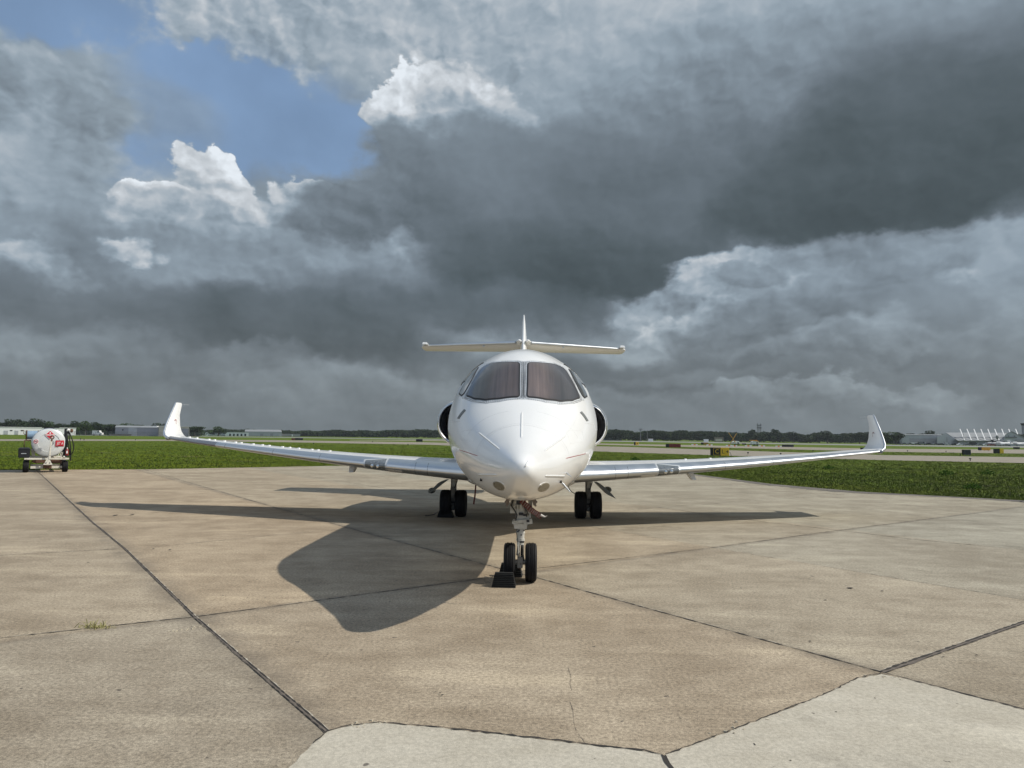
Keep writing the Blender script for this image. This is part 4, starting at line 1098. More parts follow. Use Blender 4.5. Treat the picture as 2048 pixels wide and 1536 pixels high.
br.bar(A(1024, 1000, NY - .05), A(1024, 1022, NY - .07), .012, .012); br.ell(A(1030, 1003, NY - .07), (.02, .02, .02), 10, 6); br.ell(A(1028, 1012, NY - .075), (.016, .016, .016), 10, 6)
br.build('gear_bracket', M['gear'], JET, bevel=.004)
for s, px_ in ((-1, 1016), (1, 1068)):
    d_ = MB(); d_.prism([A(px_ + s * -3, 996, 8.2), A(px_ + s * 4, 997, 8.2), A(px_ + s * 5, 1005, 8.2), A(px_ + s * 3, 1013, 8.2), A(px_ - s * 2, 1010, 8.2)], (0, .75, 0))
    d_.cyl(A(px_ + s * 4, 1004, 8.19), A(px_ + s * 4, 1004, 8.5), .018, n=10); d_.cyl(A(px_ + s * 3, 1011, 8.19), A(px_ + s * 3, 1011, 8.5), .014, n=10)
    d_.build('gear_door', M['bbrown'], JET, bevel=.004)
# main gear: twin wheels each side
for s in (-1, 1):
    gx = s * 1.398; gy = 15.22
    for q in (-1, 1): wheel((gx + q * .156, gy, .280), .280, .232, JET)
    g = MB(); g.cyl((gx - .12, gy, .28), (gx + .12, gy, .28), .05, n=16); g.cyl((gx, gy, .24), (gx, gy, .52), .040, n=18)
    g.bar((gx, gy - .10, .34), (gx, gy - .22, .48), .07, .025); g.bar((gx, gy - .22, .48), (gx, gy - .06, .62), .07, .025); g.ell((gx, gy - .06, .20), (.05, .05, .06), 12, 8)
    g.build('axle', M['hub'], JET, smooth=35)
    MB().cyl((gx, gy, .50), (gx, gy, .98), .058, .066, 20).build('leg', M['gear'], JET, smooth=40)
    h = MB(); h.tube([(gx + .05, gy - .06, .95), (gx + .075, gy - .08, .75), (gx + .03, gy - .09, .60), (gx + .06, gy - .08, .42), (gx + .02, gy - .08, .25)], .012, 6)
    h.tube([(gx - .05, gy - .06, .95), (gx - .04, gy - .09, .70), (gx - .06, gy - .08, .5), (gx - .03, gy - .08, .3)], .009, 6)
    for zz in (.30, .40): h.box((gx, gy - .055, zz), (.09, .03, .035))
    h.build('hydraulic_lines', M['black'], JET)
    if s < 0: pts = [P(887, 962, 15.1), P(876, 966, 15.1), P(855.5, 987, 15.1), P(865, 983, 15.1), P(880, 971, 15.1), P(892, 962, 15.1)]
    else: pts = [P(1193, 967, 15.1), P(1200, 967, 15.1), P(1214, 978, 15.1), P(1224, 988, 15.1), P(1232, 997.5, 15.1), P(1216, 990, 15.1)]
    MB().prism(pts, (0, .62, 0)).build('gear_door', M['vent'], JET, bevel=.004)
    MB().ell((pts[2] + pts[3]) / 2 + Vector((0, .3, .02)), (.075, .28, .06)).build('door_fairing', M['vent'], JET, smooth=60)
# hose hanging behind the right wing root, red streamer pinned under the left one, and the one on the nose gear
hs = [P(1137, 973, 13.6), P(1139, 979, 13.8), P(1144, 984, 14.2), P(1151, 988, 14.8)]
MB().tube(hs, .008, 6).build('brake_hose', M['black'], JET)
t1 = thing('warning_streamer', P(952, 968, 13.4), 'dark red warning streamer hanging straight down under the left wing root', 'streamer')
MB().prism([P(950.3, 968, 13.4), P(953.2, 968, 13.4), P(951.5, 990, 13.4), P(948.8, 1009, 13.4), P(945.8, 1008, 13.4), P(948.6, 989, 13.4)], (0, .012, 0)).build('ribbon', M['ribbond'], t1)
MB().ell(P(951.8, 967, 13.4), (.02, .02, .02), 10, 6).build('pin', M['steel'], t1)
t2 = thing('warning_streamer', A(1043, 1000, NY - .10), 'red and white warning streamer slanting from the nose gear leg', 'streamer')
v0 = A(1042, 1001, NY - .10); v1 = A(1064, 1021, NY - .12); v2 = A(1083, 1034, NY - .08); wv = Vector((.018, 0, .024))
rb = MB(); sg = [v0.lerp(v1, i / 6) for i in range(6)] + [v1.lerp(v2, i / 6) for i in range(7)]
sg = [p + Vector((0, .008 * math.sin(i * 1.9), .004 * math.sin(i * 2.3))) for i, p in enumerate(sg)]
rb.add([p + wv for p in sg] + [p - wv for p in sg] + [p + wv + Vector((0, .002, 0)) for p in sg] + [p - wv + Vector((0, .002, 0)) for p in sg], [(i, i + 1, 13 + i + 1, 13 + i) for i in range(12)] + [(26 + i, 39 + i, 39 + i + 1, 26 + i + 1) for i in range(12)])
ro = rb.build('ribbon', M['ribbon'], t2)
wt = MB()
for i in range(1, 12):
    p = sg[i]; 
    for q in (-.5, .05, .5): wt.box(p + wv * q + Vector((0, -.006, 0)), (.007, .002, .010), Matrix.Rotation(.7, 3, 'Y'))
wt.build('printed_marks', M['ribbonw'], ro)
MB().tube([sg[-1] + Vector((-.01, 0, .02)), sg[-1] + Vector((.04, 0, .0)), sg[-1] + Vector((.065, 0, .014))], [.018, .008, .003], 6).build('tag_end', M['ribbonw'], t2)

# --- wheel chocks
def chock(name, A0, B0, wd, hgt, rz, label, handle=True):
    """ridged rubber wedge pair member: cross-section trapezoid, long axis across"""
    o = thing(name, ((A0[0] + B0[0]) / 2, (A0[1] + B0[1]) / 2, 0), label, 'wheel chock', 'wheel chocks')
    a = Vector((A0[0], A0[1], 0)); b_ = Vector((B0[0], B0[1], 0)); d = (b_ - a).normalized(); n = Vector((d.y, -d.x, 0))   # n points to the viewer
    prof = []; K = 8
    for i in range(K + 1):                        # front slope with ridges
        t_ = i / K; q = .5 - .34 * t_; prof.append((q * wd, hgt * t_ * .96 + .002)); 
        if i < K: prof.append(((q - .01) * wd + .008, hgt * (t_ + .45 / K) * .96)); prof.append(((q - .01) * wd - .008, hgt * (t_ + .55 / K) * .96))
    prof.append((0.10 * wd, hgt)); prof.append((-.10 * wd, hgt)); prof.append((-.16 * wd, hgt * .97)); prof.append((-.5 * wd, .002))
    rings = [[p + d * sg_ * q[1] * .22 + n * q[0] + Vector((0, 0, q[1])) for q in prof] for p, sg_ in ((a, 1), (b_, -1))]
    MB().loft(rings).build('wedge', M['tread'], o)
    if handle:
        h0 = a - d * .01 + Vector((0, 0, hgt * .5))
        MB().tube([h0 + Vector((0, 0, .02)) + n * .03, h0 - d * .07 + Vector((0, 0, .03)) + n * .03, h0 - d * .07 + Vector((0, 0, -.03)) + n * .03, h0 + Vector((0, 0, -.035)) + n * .03], .006, 6).build('rope_handle', M['rope'], o)
    return o
f0 = G(985, 1166); f1 = G(1032, 1168)
chock('wheel_chock', (f0.x - .0, 8.245), (f1.x, 8.235), .17, .155, 0, 'ridged black rubber chock in front of the left nose wheel')
chock('wheel_chock', (-.255, 8.86), (.03, 8.84), .17, .155, 0, 'black rubber chock behind the left nose wheel', False)
m0 = G(876, 1034); m1 = G(905, 1035)
chock('wheel_chock', (m0.x, m0.y - .02), (m1.x + .02, m1.y - .02), .16, .13, 0, 'black rubber chock in front of the left main wheels', False)
tag(MB().tube([G(876, 1029) + Vector((0, 0, .06)), G(868, 1029, .05), G(856, 1031, .02), G(850, 1031, .012)], .009, 6).build('chock_rope', M['hose']), 'dark rope lying beside the chock at the left main wheels', 'rope')

# ------------------------------------------------------------------ fuel trailer on the left
TX, TY = -19.48, 29.75
TR = thing('fuel_trailer', (TX, TY, 0), 'small white jet fuel tank trailer with raised tow bar at the apron edge', 'fuel trailer')
def tz(zx, zy, y=0.0):                         # front-view layout measured on the photo (655 units per metre)
    return Vector((TX + (zx - 865) / 655 * .88, TY + y, (1412 - zy) / 655))
tc = tz(866, 615); RX, RZ = .592, .572
def head(x, z):                                # dished tank end: distance behind the frontmost plane
    e = ((x - tc.x) / RX) ** 2 + ((z - tc.z) / RZ) ** 2
    return TY + .10 + .12 * (1 - math.sqrt(max(0, 1 - .96 * min(e, 1))))
tb = MB(); rings = []
for q in (1.0, .985, .95, .88, .78, .66, .655, .5, .3, .12, .02):
    rings.append([Vector((tc.x + RX * q * math.cos(a), head(tc.x + RX * q * math.cos(a), tc.z + RZ * q * math.sin(a)) + (.018 if q < .66 else 0), tc.z + RZ * q * math.sin(a))) for a in [2 * math.pi * i / 64 for i in range(64)]])
back = [[Vector((p.x, TY + y_, p.z)) for p in rings[0]] for y_ in (3.1, .30)]
mid = [[Vector((tc.x + (p.x - tc.x) * 1.0, p.y, tc.z + (p.z - tc.z))) for p in r] for r in rings]
tank = tb.loft(back + mid).build('tank', M['tankw'], TR, smooth=50)
rim = MB(); rr = [Vector((tc.x + RX * 1.012 * math.cos(a), TY + .27, tc.z + RZ * 1.012 * math.sin(a))) for a in [2 * math.pi * i / 64 for i in range(65)]]
rim.tube(rr, .020, 8).build('tank_rim', M['tankrim'], TR, smooth=60)
def onhead(x, z, off): return Vector((x, head(x, z) - off, z))
def plate(cx, cz, hw, hh, name, mat, parent, off, diamond=False, n=8, rot=0.0):
    mb = MB(); vs = []
    for i in range(n + 1):
        for j in range(n + 1):
            a = (i / n - .5) * 2; b_ = (j / n - .5) * 2
            x, z = (a * hw, b_ * hh) if not diamond else ((a - b_) * hw / 2, (a + b_) * hh / 2)
            x, z = x * math.cos(rot) - z * math.sin(rot), x * math.sin(rot) + z * math.cos(rot)
            vs.append(onhead(cx + x, cz + z, off))
    mb.add(vs, [(i * (n + 1) + j, i * (n + 1) + j + 1, (i + 1) * (n + 1) + j + 1, (i + 1) * (n + 1) + j) for i in range(n) for j in range(n)])
    return mb.build(name, mat, parent)
def headtext(txt, cx, cz, size, mat, parent, off, sq=1.0):
    return text_mb(txt, size, lambda x, z: onhead(cx + x * sq, cz + z, off)).build('lettering', mat, parent)
c = tz(884, 405)
d0 = plate(c.x, c.z, .182, .19, 'hazard_placard', M['signwhite'], TR, .006, True); plate(c.x, c.z, .166, .172, 'placard_field', M['signred'], d0, .009, True)
plate(c.x, c.z - .002, .13, .024, 'placard_band', M['signwhite'], d0, .012); headtext('FLAMMABLE', c.x, c.z - .002, .044, M['signred'], d0, .015, .88)
fl = MB(); fl.add([onhead(c.x + x, c.z + .082 + z, .013) for x, z in ((-.022, -.03), (.022, -.03), (.032, -.005), (.016, .008), (.014, .03), (0, .045), (-.006, .018), (-.018, .01), (-.03, -.004))], [tuple(range(9))]); fl.build('flame_symbol', M['signwhite'], d0)
headtext('3', c.x, c.z - .115, .06, M['signwhite'], d0, .013)
c = tz(1155, 636); d0 = plate(c.x - .005, c.z, .150, .128, 'fuel_grade_sign', M['signred'], TR, .006); headtext('JET A', c.x + .004, c.z + .0, .165, M['signwhite'], d0, .016, .58)
plate(c.x, c.z - .108, .140, .020, 'sign_stripe', simple('placard_dark_red', (.20, .01, .015), .4), d0, .009)
c = tz(527, 605); d0 = plate(c.x, c.z, .09, .135, 'no_smoking_sign', M['signwhite'], TR, .006)
rg_ = [(c.x + .072 * math.cos(a), c.z + .030 + .072 * math.sin(a)) for a in [2 * math.pi * i / 28 for i in range(29)]]
MB().tube([onhead(x, z, .010) for x, z in rg_], .009, 6).build('prohibition_ring', M['signred'], d0)
pr = MB(); pr.tube([onhead(c.x - .05, c.z + .08, .010), onhead(c.x + .05, c.z - .02, .010)], .008, 6); pr.build('prohibition_bar', M['signred'], d0)
pr = MB(); pr.tube([onhead(c.x - .045, c.z + .03, .008), onhead(c.x + .04, c.z + .03, .008)], .010, 6); pr.build('cigarette', M['signblack'], d0)
headtext('NO', c.x, c.z - .062, .04, M['signblack'], d0, .009); headtext('SMOKING', c.x, c.z - .105, .042, M['signblack'], d0, .009, .9)
c = tz(965, 620); br_ = MB(); br_.tube([onhead(c.x - .01 + .045 * math.cos(a), c.z + .07 * math.sin(a), .006) for a in np.linspace(-1.5, 1.5, 10)], .008, 6); br_.build('data_plate_ring', M['black'], TR)
lb = MB(); lb.box((tc.x - .02, TY + .8, tc.z + RZ + .02), (.34, .5, .06)); lb.box((tc.x + .04, TY + .55, tc.z + RZ + .055), (.62, .10, .03)); lb.build('tank_hatch', M['black'], TR, bevel=.008)
# deck frame
fr = MB(); fr.box(tz(838, 1048, .02), (1.56, .10, .075)); 
for x_ in (-.67, .62): fr.box((TX + x_, TY + 1.7, .555), (.10, 3.3, .09))
for y_ in (1.0, 2.2, 3.3): fr.box((TX - .03, TY + y_, .555), (1.4, .10, .07))
fr.build('deck_frame', M['offw'], TR, bevel=.008)
cr = MB()
for x0, x1 in ((455, 500), (1275, 1225)): cr.bar(tz(x0, 790, .5), tz(x1, 1000, .5), .05, .12)
for x_ in (1110, 1160, 1200): cr.bar(tz(x_, 1015, .12), tz(x_ + 45, 870, .16), .018, .018)
cr.bar(tz(1080, 1000, .1), tz(1210, 990, .1), .03, .03); cr.build('tank_cradle', M['offw'], TR)
ax_ = MB(); ax_.box(tz(850, 1280, .16), (1.14, .09, .10)); ax_.box(tz(850, 1280, 2.4), (1.14, .09, .10)); ax_.build('axle', M['offw'], TR, bevel=.008)
hb_ = MB(); hb_.box(tz(860, 1255, .02), (.30, .22, .17)); hb_.box(tz(860, 1165, .06), (.20, .2, .10)); hb_.build('drawbar_hinge', M['rust'], TR, bevel=.015)
for x_, lab in ((310, 0), (1325, 0)):
    for y_ in (.18, 2.42):
        p = tz(x_, 1262, y_); ty = MB().lathe((p.x, p.y, .232), (1, 0, 0), tyre_prof(.232, .215), 32).build('tyre', M['rubber'], TR, smooth=40)
        MB().lathe((p.x, p.y, .232), (1, 0, 0), [(-.07, .001), (-.07, .09), (-.05, .12), (.05, .12), (.07, .09), (.07, .001)], 20).build('wheel_rim', M['offw'], ty, smooth=40)
# raised tow bar
tw = MB(); tw.tube([tz(862, 1150, -.16), tz(880, 1040, -.17), tz(900, 780, -.18), tz(925, 560, -.18)], [.040, .034, .030, .026], 10)
tw.prism([tz(760, 1195, -.20), tz(850, 1000, -.19), tz(880, 1000, -.19), tz(975, 1195, -.20), tz(960, 1210, -.20), tz(865, 1220, -.2), tz(770, 1210, -.20)], (0, .05, 0))
tw.prism([tz(880, 1060, -.21), tz(890, 560, -.20), tz(925, 560, -.20), tz(935, 1060, -.21)], (0, .04, 0))
tw.box(tz(865, 1190, -.17), (.31, .14, .045)); bar_ = tw.build('tow_bar', M['offw'], TR, bevel=.004)
ey = MB(); e0 = tz(938, 468, -.18); ey.tube([e0 + Vector((.062 * math.cos(a), 0, .062 * math.sin(a))) for a in [2 * math.pi * i / 20 for i in range(21)]], .024, 8); ey.cyl(tz(935, 505, -.18), tz(930, 575, -.18), .032, n=12); ey.build('tow_eye', M['rust'], bar_, smooth=50)
for x_ in (818, 915): MB().cyl(tz(x_, 1155, -.195), tz(x_, 1155, -.215), .022, n=12).build('bolt_hole', M['dark'], bar_)
# black tool box with a pale label
tbx = MB(); tbx.box(tz(250, 900, .25), (.395, .55, .36), None, 1.05); tbx.box(tz(245, 770, .25), (.42, .60, .06), None, .88); tb_ = tbx.build('tool_box', M['black'], TR, bevel=.02)
MB().box(tz(240, 905, -.036), (.18, .006, .035)).build('box_label', M['tankrim'], tb_)
# hose reel
rl = MB(); p = tz(430, 415, .7); rl.cyl(p + Vector((-.18, 0, 0)), p + Vector((.18, 0, 0)), .165, n=28)
for i in range(12): rl.lathe(p + Vector((-.165 + .030 * i, 0, 0)), (1, 0, 0), [(-.015, .160), (-.008, .176), (.008, .176), (.015, .160)], 28)
rl.build('hose_reel', M['bluehose'], TR, smooth=50)
rf = MB(); rf.cyl(p + Vector((-.205, 0, 0)), p + Vector((-.185, 0, 0)), .20, n=28); rf.cyl(p + Vector((.185, 0, 0)), p + Vector((.205, 0, 0)), .20, n=28)
rf.bar(tz(235, 1020, .6), tz(235, 560, .6), .03, .03); rf.bar(tz(235, 560, .6), tz(262, 560, .6), .03, .03); rf.bar(tz(270, 560, .62), tz(270, 290, .62), .03, .05); rf.bar(tz(265, 560, .6), tz(400, 560, .6), .03, .04)
rf.bar(tz(205, 380, .6), tz(205, 290, .6), .02, .02); rf.bar(tz(205, 290, .6), tz(130, 285, .6), .02, .02); rf.bar(tz(205, 380, .6), tz(270, 420, .6), .025, .025); rf.build('reel_frame', M['rust'], TR)
# pump cabinet post, nozzle and the hanging hoses
ps = MB(); ps.box(tz(1290, 600, .35), (.085, .25, 1.14)); ps.bar(tz(1290, 235, .35), tz(1410, 230, .35), .06, .05); ps.bar(tz(1325, 300, .3), tz(1335, 1010, .3), .05, .06); ps.build('pump_post', M['black'], TR, bevel=.008)
nz_ = MB(); nz_.cyl(tz(1340, 262, .25), tz(1408, 262, .25), .052, n=16); nz_.cyl(tz(1385, 262, .25), tz(1385, 300, .25), .04, n=14); nz_.build('fuel_nozzle', M['signwhite'], TR, smooth=40)
cap_ = MB().ell(tz(1450, 285, .3), (.06, .06, .085), 14, 8).build('nozzle_hood', M['rust'], TR, smooth=60)
def hose(pts, r=.022):
    P_ = [tz(*q) for q in pts]; out = []
    for i in range(len(P_) - 1):                # Catmull-Rom through the points
        p0 = P_[max(i - 1, 0)]; p1 = P_[i]; p2 = P_[i + 1]; p3 = P_[min(i + 2, len(P_) - 1)]
        for k in range(6):
            t_ = k / 6; out.append(.5 * ((2 * p1) + (p2 - p0) * t_ + (2 * p0 - 5 * p1 + 4 * p2 - p3) * t_ * t_ + (3 * p1 - p0 - 3 * p2 + p3) * t_ ** 3))
    out.append(P_[-1]); MB().tube(out, r, 8).build('hose', M['hose'], TR, smooth=60)
hose([(1375, 300, .2), (1430, 420, .2), (1500, 600, .18), (1528, 780, .18), (1500, 900, .2), (1455, 960, .25)])
hose([(1360, 300, .22), (1400, 480, .2), (1440, 720, .2), (1460, 900, .2), (1462, 1110, .22)])
hose([(1345, 300, .25), (1340, 480, .2), (1380, 640, .2), (1420, 830, .2), (1440, 960, .25)])
hose([(1320, 300, .25), (1312, 520, .2), (1310, 760, .2), (1320, 980, .25)], .03)
hose([(1330, 330, .22), (1355, 500, .2), (1352, 700, .2), (1345, 830, .2)], .02)
ex = MB(); q = tz(1355, 870, .12); ex.cyl(q + Vector((0, 0, -.14)), q + Vector((0, 0, .10)), .062, n=18); ex.cyl(q + Vector((0, 0, .10)), q + Vector((0, 0, .15)), .05, .025, 18); eo = ex.build('fire_extinguisher', M['exting'], TR, smooth=50)
MB().box(q + Vector((0, -.064, .0)), (.05, .006, .11)).build('extinguisher_label', M['signwhite'], eo); MB().cyl(q + Vector((0, 0, .15)), q + Vector((0, 0, .19)), .02, n=10).build('valve', M['signwhite'], eo)
pl_ = MB(); pl_.box(tz(1390, 975, .12), (.22, .3, .05)); pl_.build('side_shelf', M['black'], TR)
pb = MB(); pb.box(tz(640, 1120, .6), (.42, .8, .12)); pb.box(tz(1090, 1130, .6), (.38, .9, .14)); pb.tube([tz(450, 1110, .3), tz(560, 1160, .3), tz(700, 1140, .3), (TX + .1, TY + .3, .40), tz(1100, 1150, .3), tz(1230, 1120, .3)], .03, 8); pb.build('underframe_pipes', M['rust'], TR)

TR.rotation_euler = (0, 0, math.atan2(19.4, 29.75) + .02)      # it points its tow bar at the photographer

# ------------------------------------------------------------------ airfield signs
def sx(px, py, Y=None):
    g = G(px, py) if Y is None else Vector((P(px, 880, Y).x, Y, 0)); return g
def airfield_sign(px0, px1, pyt, pyb, label, panels, name='taxiway_sign', cat='airfield sign', side=None, lean=0.0, group=None, mast=True):
    """panels: (from, to fraction, face material, text, text material, border)"""
    g = G((px0 + px1) / 2, pyb); Y = g.y; s_ = Y / F; w = (px1 - px0) * s_; H_ = (pyb - pyt) * s_; x0 = P(px0, pyb, Y).x
    o = thing(name, (x0 + w / 2, Y, 0), label, cat, group); z0 = H_ * .14; z1 = H_
    for a, b_, mt, tx, tm, bd in panels:
        xa = x0 + w * a; xb = x0 + w * b_
        pn = MB(); pn.box(((xa + xb) / 2, Y, (z0 + z1) / 2), (xb - xa - .004, .22, z1 - z0)); po = pn.build('sign_panel', M[mt], o, bevel=.02)
        if bd:
            f_ = MB(); m_ = .05; t_ = .025
            for q, d_ in ((((xa + xb) / 2, z0 + m_ * 1.2), (xb - xa - 2 * m_, t_)), (((xa + xb) / 2, z1 - m_ * 1.2), (xb - xa - 2 * m_, t_)), ((xa + m_, (z0 + z1) / 2), (t_, z1 - z0 - 2.4 * m_)), ((xb - m_, (z0 + z1) / 2), (t_, z1 - z0 - 2.4 * m_))):
                f_.box((q[0], Y - .113, q[1]), (d_[0], .006, d_[1]))
            f_.build('sign_border', M[bd], po)
        if tx == '->':
            cx = (xa + xb) / 2; cz = (z0 + z1) / 2; hh = (z1 - z0) * .30; ww = (xb - xa) * .30
            MB().add([(cx + x * ww, Y - .118, cz + z * hh) for x, z in ((-1, -.14), (.1, -.14), (.1, -.8), (1, 0), (.1, .8), (.1, .14), (-1, .14))], [tuple(range(7))]).build('arrow', M[tm], po)
        elif tx: text_mb(tx, (z1 - z0) * .72, lambda x, z: Vector(((xa + xb) / 2 + x, Y - .118, (z0 + z1) / 2 + z))).build('lettering', M[tm], po)
    lg_ = MB()
    for q in (.15, .5, .85): lg_.box((x0 + w * q, Y, z0 / 2), (.06, .06, z0))
    lg_.build('sign_legs', M['pole'], o)
    if side: 
        a, b_ = side; x_ = x0 + w * (1 if b_ > 0 else 0); MB().tube([(x_, Y, H_ * .55), (x_ + b_ * .12, Y + .05, H_ * .50), (x_ + b_ * .22, Y, H_ * .2), (x_ + b_ * .22, Y, 0)], .02, 6).build('cable_conduit', M['black'], o)
    return o
airfield_sign(1421, 1457.5, 895.4, 914, 'black and yellow airfield sign reading C and L with an arrow', [(0, .12, 'signblack', None, None, None), (.12, .55, 'signblack', 'C', 'signyellow', 'signyellow'), (.55, .78, 'signyellow', 'L', 'signblack', None), (.78, 1, 'signyellow', '->', 'signblack', None)], side=(0, 1))
airfield_sign(1331.5, 1361, 887.8, 895.6, 'wide dark red airfield sign with small white characters near the taxiway', [(0, .2, 'signblack', None, None, None), (.2, .6, 'dred', '33', 'faint', None), (.6, 1, 'dred', '15', 'faint', None)], name='runway_sign') if False else None
M['dred'] = simple('runway_sign_red', (.16, .015, .02), .5); M['faint'] = simple('faded_red_lettering', (.28, .06, .06), .5)
airfield_sign(1331.5, 1361, 887.8, 895.8, 'long dark red airfield sign on the far side of the taxiway', [(0, .22, 'signblack', None, None, None), (.22, .48, 'dred', None, None, None), (.49, .74, 'dred', None, None, None), (.75, 1, 'dred', None, None, None)], name='runway_sign')
airfield_sign(1268, 1277, 884, 890.8, 'small yellow airfield sign with a black left end, just right of the right engine', [(0, .35, 'signblack', None, None, None), (.35, 1, 'signyellow', '->', 'signblack', None)])
airfield_sign(1405, 1418, 885.5, 889.8, 'low brown-yellow sign seen far off between the white sheds', [(0, .35, 'signblack', None, None, None), (.35, 1, 'dyel', None, None, None)]) if False else None
M['dyel'] = simple('dull_yellow', (.30, .18, .03), .6)
airfield_sign(1402, 1416, 885.2, 889.9, 'low dull yellow sign far off behind the taxiway, left of the raised yellow cross', [(0, .35, 'signblack', None, None, None), (.35, 1, 'dyel', None, None, None)])
airfield_sign(1924.5, 1941, 899.5, 911.2, 'black back of a square airfield sign in the grass right of the right winglet', [(0, .22, 'signblack', None, None, None), (.22, 1, 'black', None, None, 'pole')])
airfield_sign(1987.5, 2006.5, 897.6, 908.2, 'airfield sign half black and half yellow, near the right border', [(0, .30, 'signblack', None, None, None), (.30, .60, 'signblack', None, None, None), (.60, 1, 'signyellow', None, None, None)])
airfield_sign(1956.5, 1980, 894.6, 902, 'long orange-yellow airfield sign in front of the right-hand hangars', [(0, .27, 'signblack', None, None, None), (.27, .5, 'syel2', '-', 'signblack', None), (.5, .75, 'syel2', '-', 'signblack', None), (.75, 1, 'syel2', '-', 'signblack', None)]) if False else None
M['syel2'] = simple('orange_yellow', (.55, .30, .03), .5)
airfield_sign(1956.5, 1980, 894.6, 901.6, 'long orange-yellow airfield sign in front of the right-hand hangars', [(0, .27, 'signblack', None, None, None), (.27, .5, 'syel2', None, None, None), (.5, .75, 'syel2', None, None, None), (.75, 1, 'syel2', None, None, None)])
airfield_sign(2027, 2039, 894.2, 898.6, 'small black sign back close to the parked jets at far right', [(0, .5, 'signblack', None, None, None), (.5, 1, 'black', None, None, None)])
airfield_sign(1564, 1587, 889.5, 894.6, 'long low black sign back right of the folded yellow cross', [(0, .5, 'signblack', None, None, None), (.5, 1, 'black', None, None, None)])
airfield_sign(1484, 1492, 886.8, 889.8, 'small black sign back just right of the raised yellow cross trailer', [(0, 1, 'signblack', None, None, None)])
airfield_sign(1721, 1745, 895.5, 902.8, 'black sign back seen just left of the right winglet', [(0, .5, 'signblack', None, None, None), (.5, 1, 'black', None, None, None)])
airfield_sign(832, 845, 878.2, 884.2, 'black sign back left of the left engine intake', [(0, .5, 'signblack', None, None, None), (.5, 1, 'black', None, None, None)])
airfield_sign(590, 606, 876, 880.8, 'long black sign back above the middle of the left wing', [(0, .5, 'signblack', None, None, None), (.5, 1, 'black', None, None, None)])
airfield_sign(583, 590, 876.6, 880.6, 'small dull red sign touching the long black sign back above the left wing', [(0, 1, 'dred', None, None, None)], name='runway_sign')

# ------------------------------------------------------------------ taxiway edge lights: small dark lamps on stems
def edge_light(px, pyb, hpx, label):
    g = G(px, pyb); k = g.y / F; h = max(hpx * k, .25); o = thing('taxiway_light', (g.x, g.y, -.03), label, 'airfield light', 'taxiway edge lights')
    MB().cyl((g.x, g.y, -.03), (g.x, g.y, h * .55), .035, n=8).build('stem', M['black'], o); MB().lathe((g.x, g.y, h * .5), (0, 0, 1), [(0, .05), (.02, .10), (h * .3, .11), (h * .5, .04), (h * .5, .001)], 12).build('lamp_head', M['black'], o, smooth=50)
for px, py, h, lb in [(1496, 908.5, 4.6, 'dark taxiway light right of the black and yellow C sign'), (1561.5, 910.5, 4.6, 'dark taxiway light furthest right over the middle of the right wing'), (1940.5, 921.5, 5.5, 'dark taxiway light nearest the camera, in the grass edge at right'),
                      (1815, 903.5, 3, 'small dark taxiway light just right of the right winglet'), (1892, 904.5, 3, 'small dark taxiway light between the winglet and the black sign back'), (1921, 911, 3, 'small dark light touching the left side of the square black sign back'),
                      (1626, 903.2, 2.6, 'small dark taxiway light above the outer right wing'), (627, 888.5, 3.2, 'dark taxiway light above the left wing below the long black sign'), (816, 891, 3.2, 'dark taxiway light in the grass just left of the left engine'),
                      (161, 880.5, 4.2, 'taller dark taxiway light right of the fuel trailer'), (168, 880.8, 3.4, 'shorter dark taxiway light right of the fuel trailer'), (271, 880.6, 2.6, 'small dark taxiway light left of the left winglet'), (657, 874.8, 2.4, 'tiny dark taxiway light far off above the left wing'), (745, 884.5, 2.4, 'small pale-footed light near the taxiway left of the engine')]:
    edge_light(px, py, h, lb)

# ------------------------------------------------------------------ runway-closed crosses on trailers, barricades
def cross_trailer(px, raised, label):
    g = G(px, 891.0 if raised else 892.2); Y = g.y; k = Y / F; o = thing('closed_runway_marker', (g.x, Y, 0), label, 'light trailer'); X = lambda p: P(p, 885, Y).x; Z = lambda p: P(px, p, Y).z
    b0 = 1465.5 if raised else 1503.5
    bd = MB(); bd.prism([(X(b0), Y, .5), (X(b0 + .5), Y, Z(884)), (X(b0 + 5), Y, Z(881.8)), (X(b0 + 12.5), Y, Z(882)), (X(b0 + 14.5), Y, Z(886)), (X(b0 + 14.5), Y, .5)], (0, 1.6, 0)); bd.build('generator_body', M['bwhite'], o, bevel=.05)
    ch = MB(); ch.box((X(b0 + 7), Y + .8, .42), (X(b0 + 15) - X(b0), 1.5, .14)); ch.bar((X(b0), Y + .8, .45), (X(b0 - 7), Y + .8, .42), .12, .10); ch.build('trailer_chassis', M['black'], o)
    for q in (5, 11): MB().lathe((X(b0 + q), Y - .02, .30), (0, 1, 0), tyre_prof(.30, .2), 18).build('tyre', M['rubber'], o)
    MB().add([(X(b0 + 9.2), Y - .02, Z(884)), (X(b0 + 12), Y - .02, Z(884.2)), (X(b0 + 12.6), Y - .02, Z(887)), (X(b0 + 9.4), Y - .02, Z(887))], [(0, 1, 2, 3)]).build('control_panel', M['vent'], o)
    a = MB()
    if raised:
        a.bar((X(1457.2), Y - .1, Z(865.3)), (X(1470.5), Y - .1, Z(884.5)), .12, .36, (0, 1, 0)); o1 = a.build('cross_arm', M['yarm'], o)
        a = MB(); a.bar((X(1472.8), Y - .24, Z(867)), (X(1460), Y - .24, Z(887)), .12, .36, (0, 1, 0)); a.build('cross_arm', M['yarm'], o)
    else:
        a.box((X(1507.5), Y + .3, Z(881)), (2.1, .5, .22)); a.build('cross_arm', M['yarm'], o); a = MB(); a.bar((X(1500), Y, Z(880.5)), (X(1518), Y, Z(882.6)), .25, .16); a.build('cross_arm', M['yarm'], o)
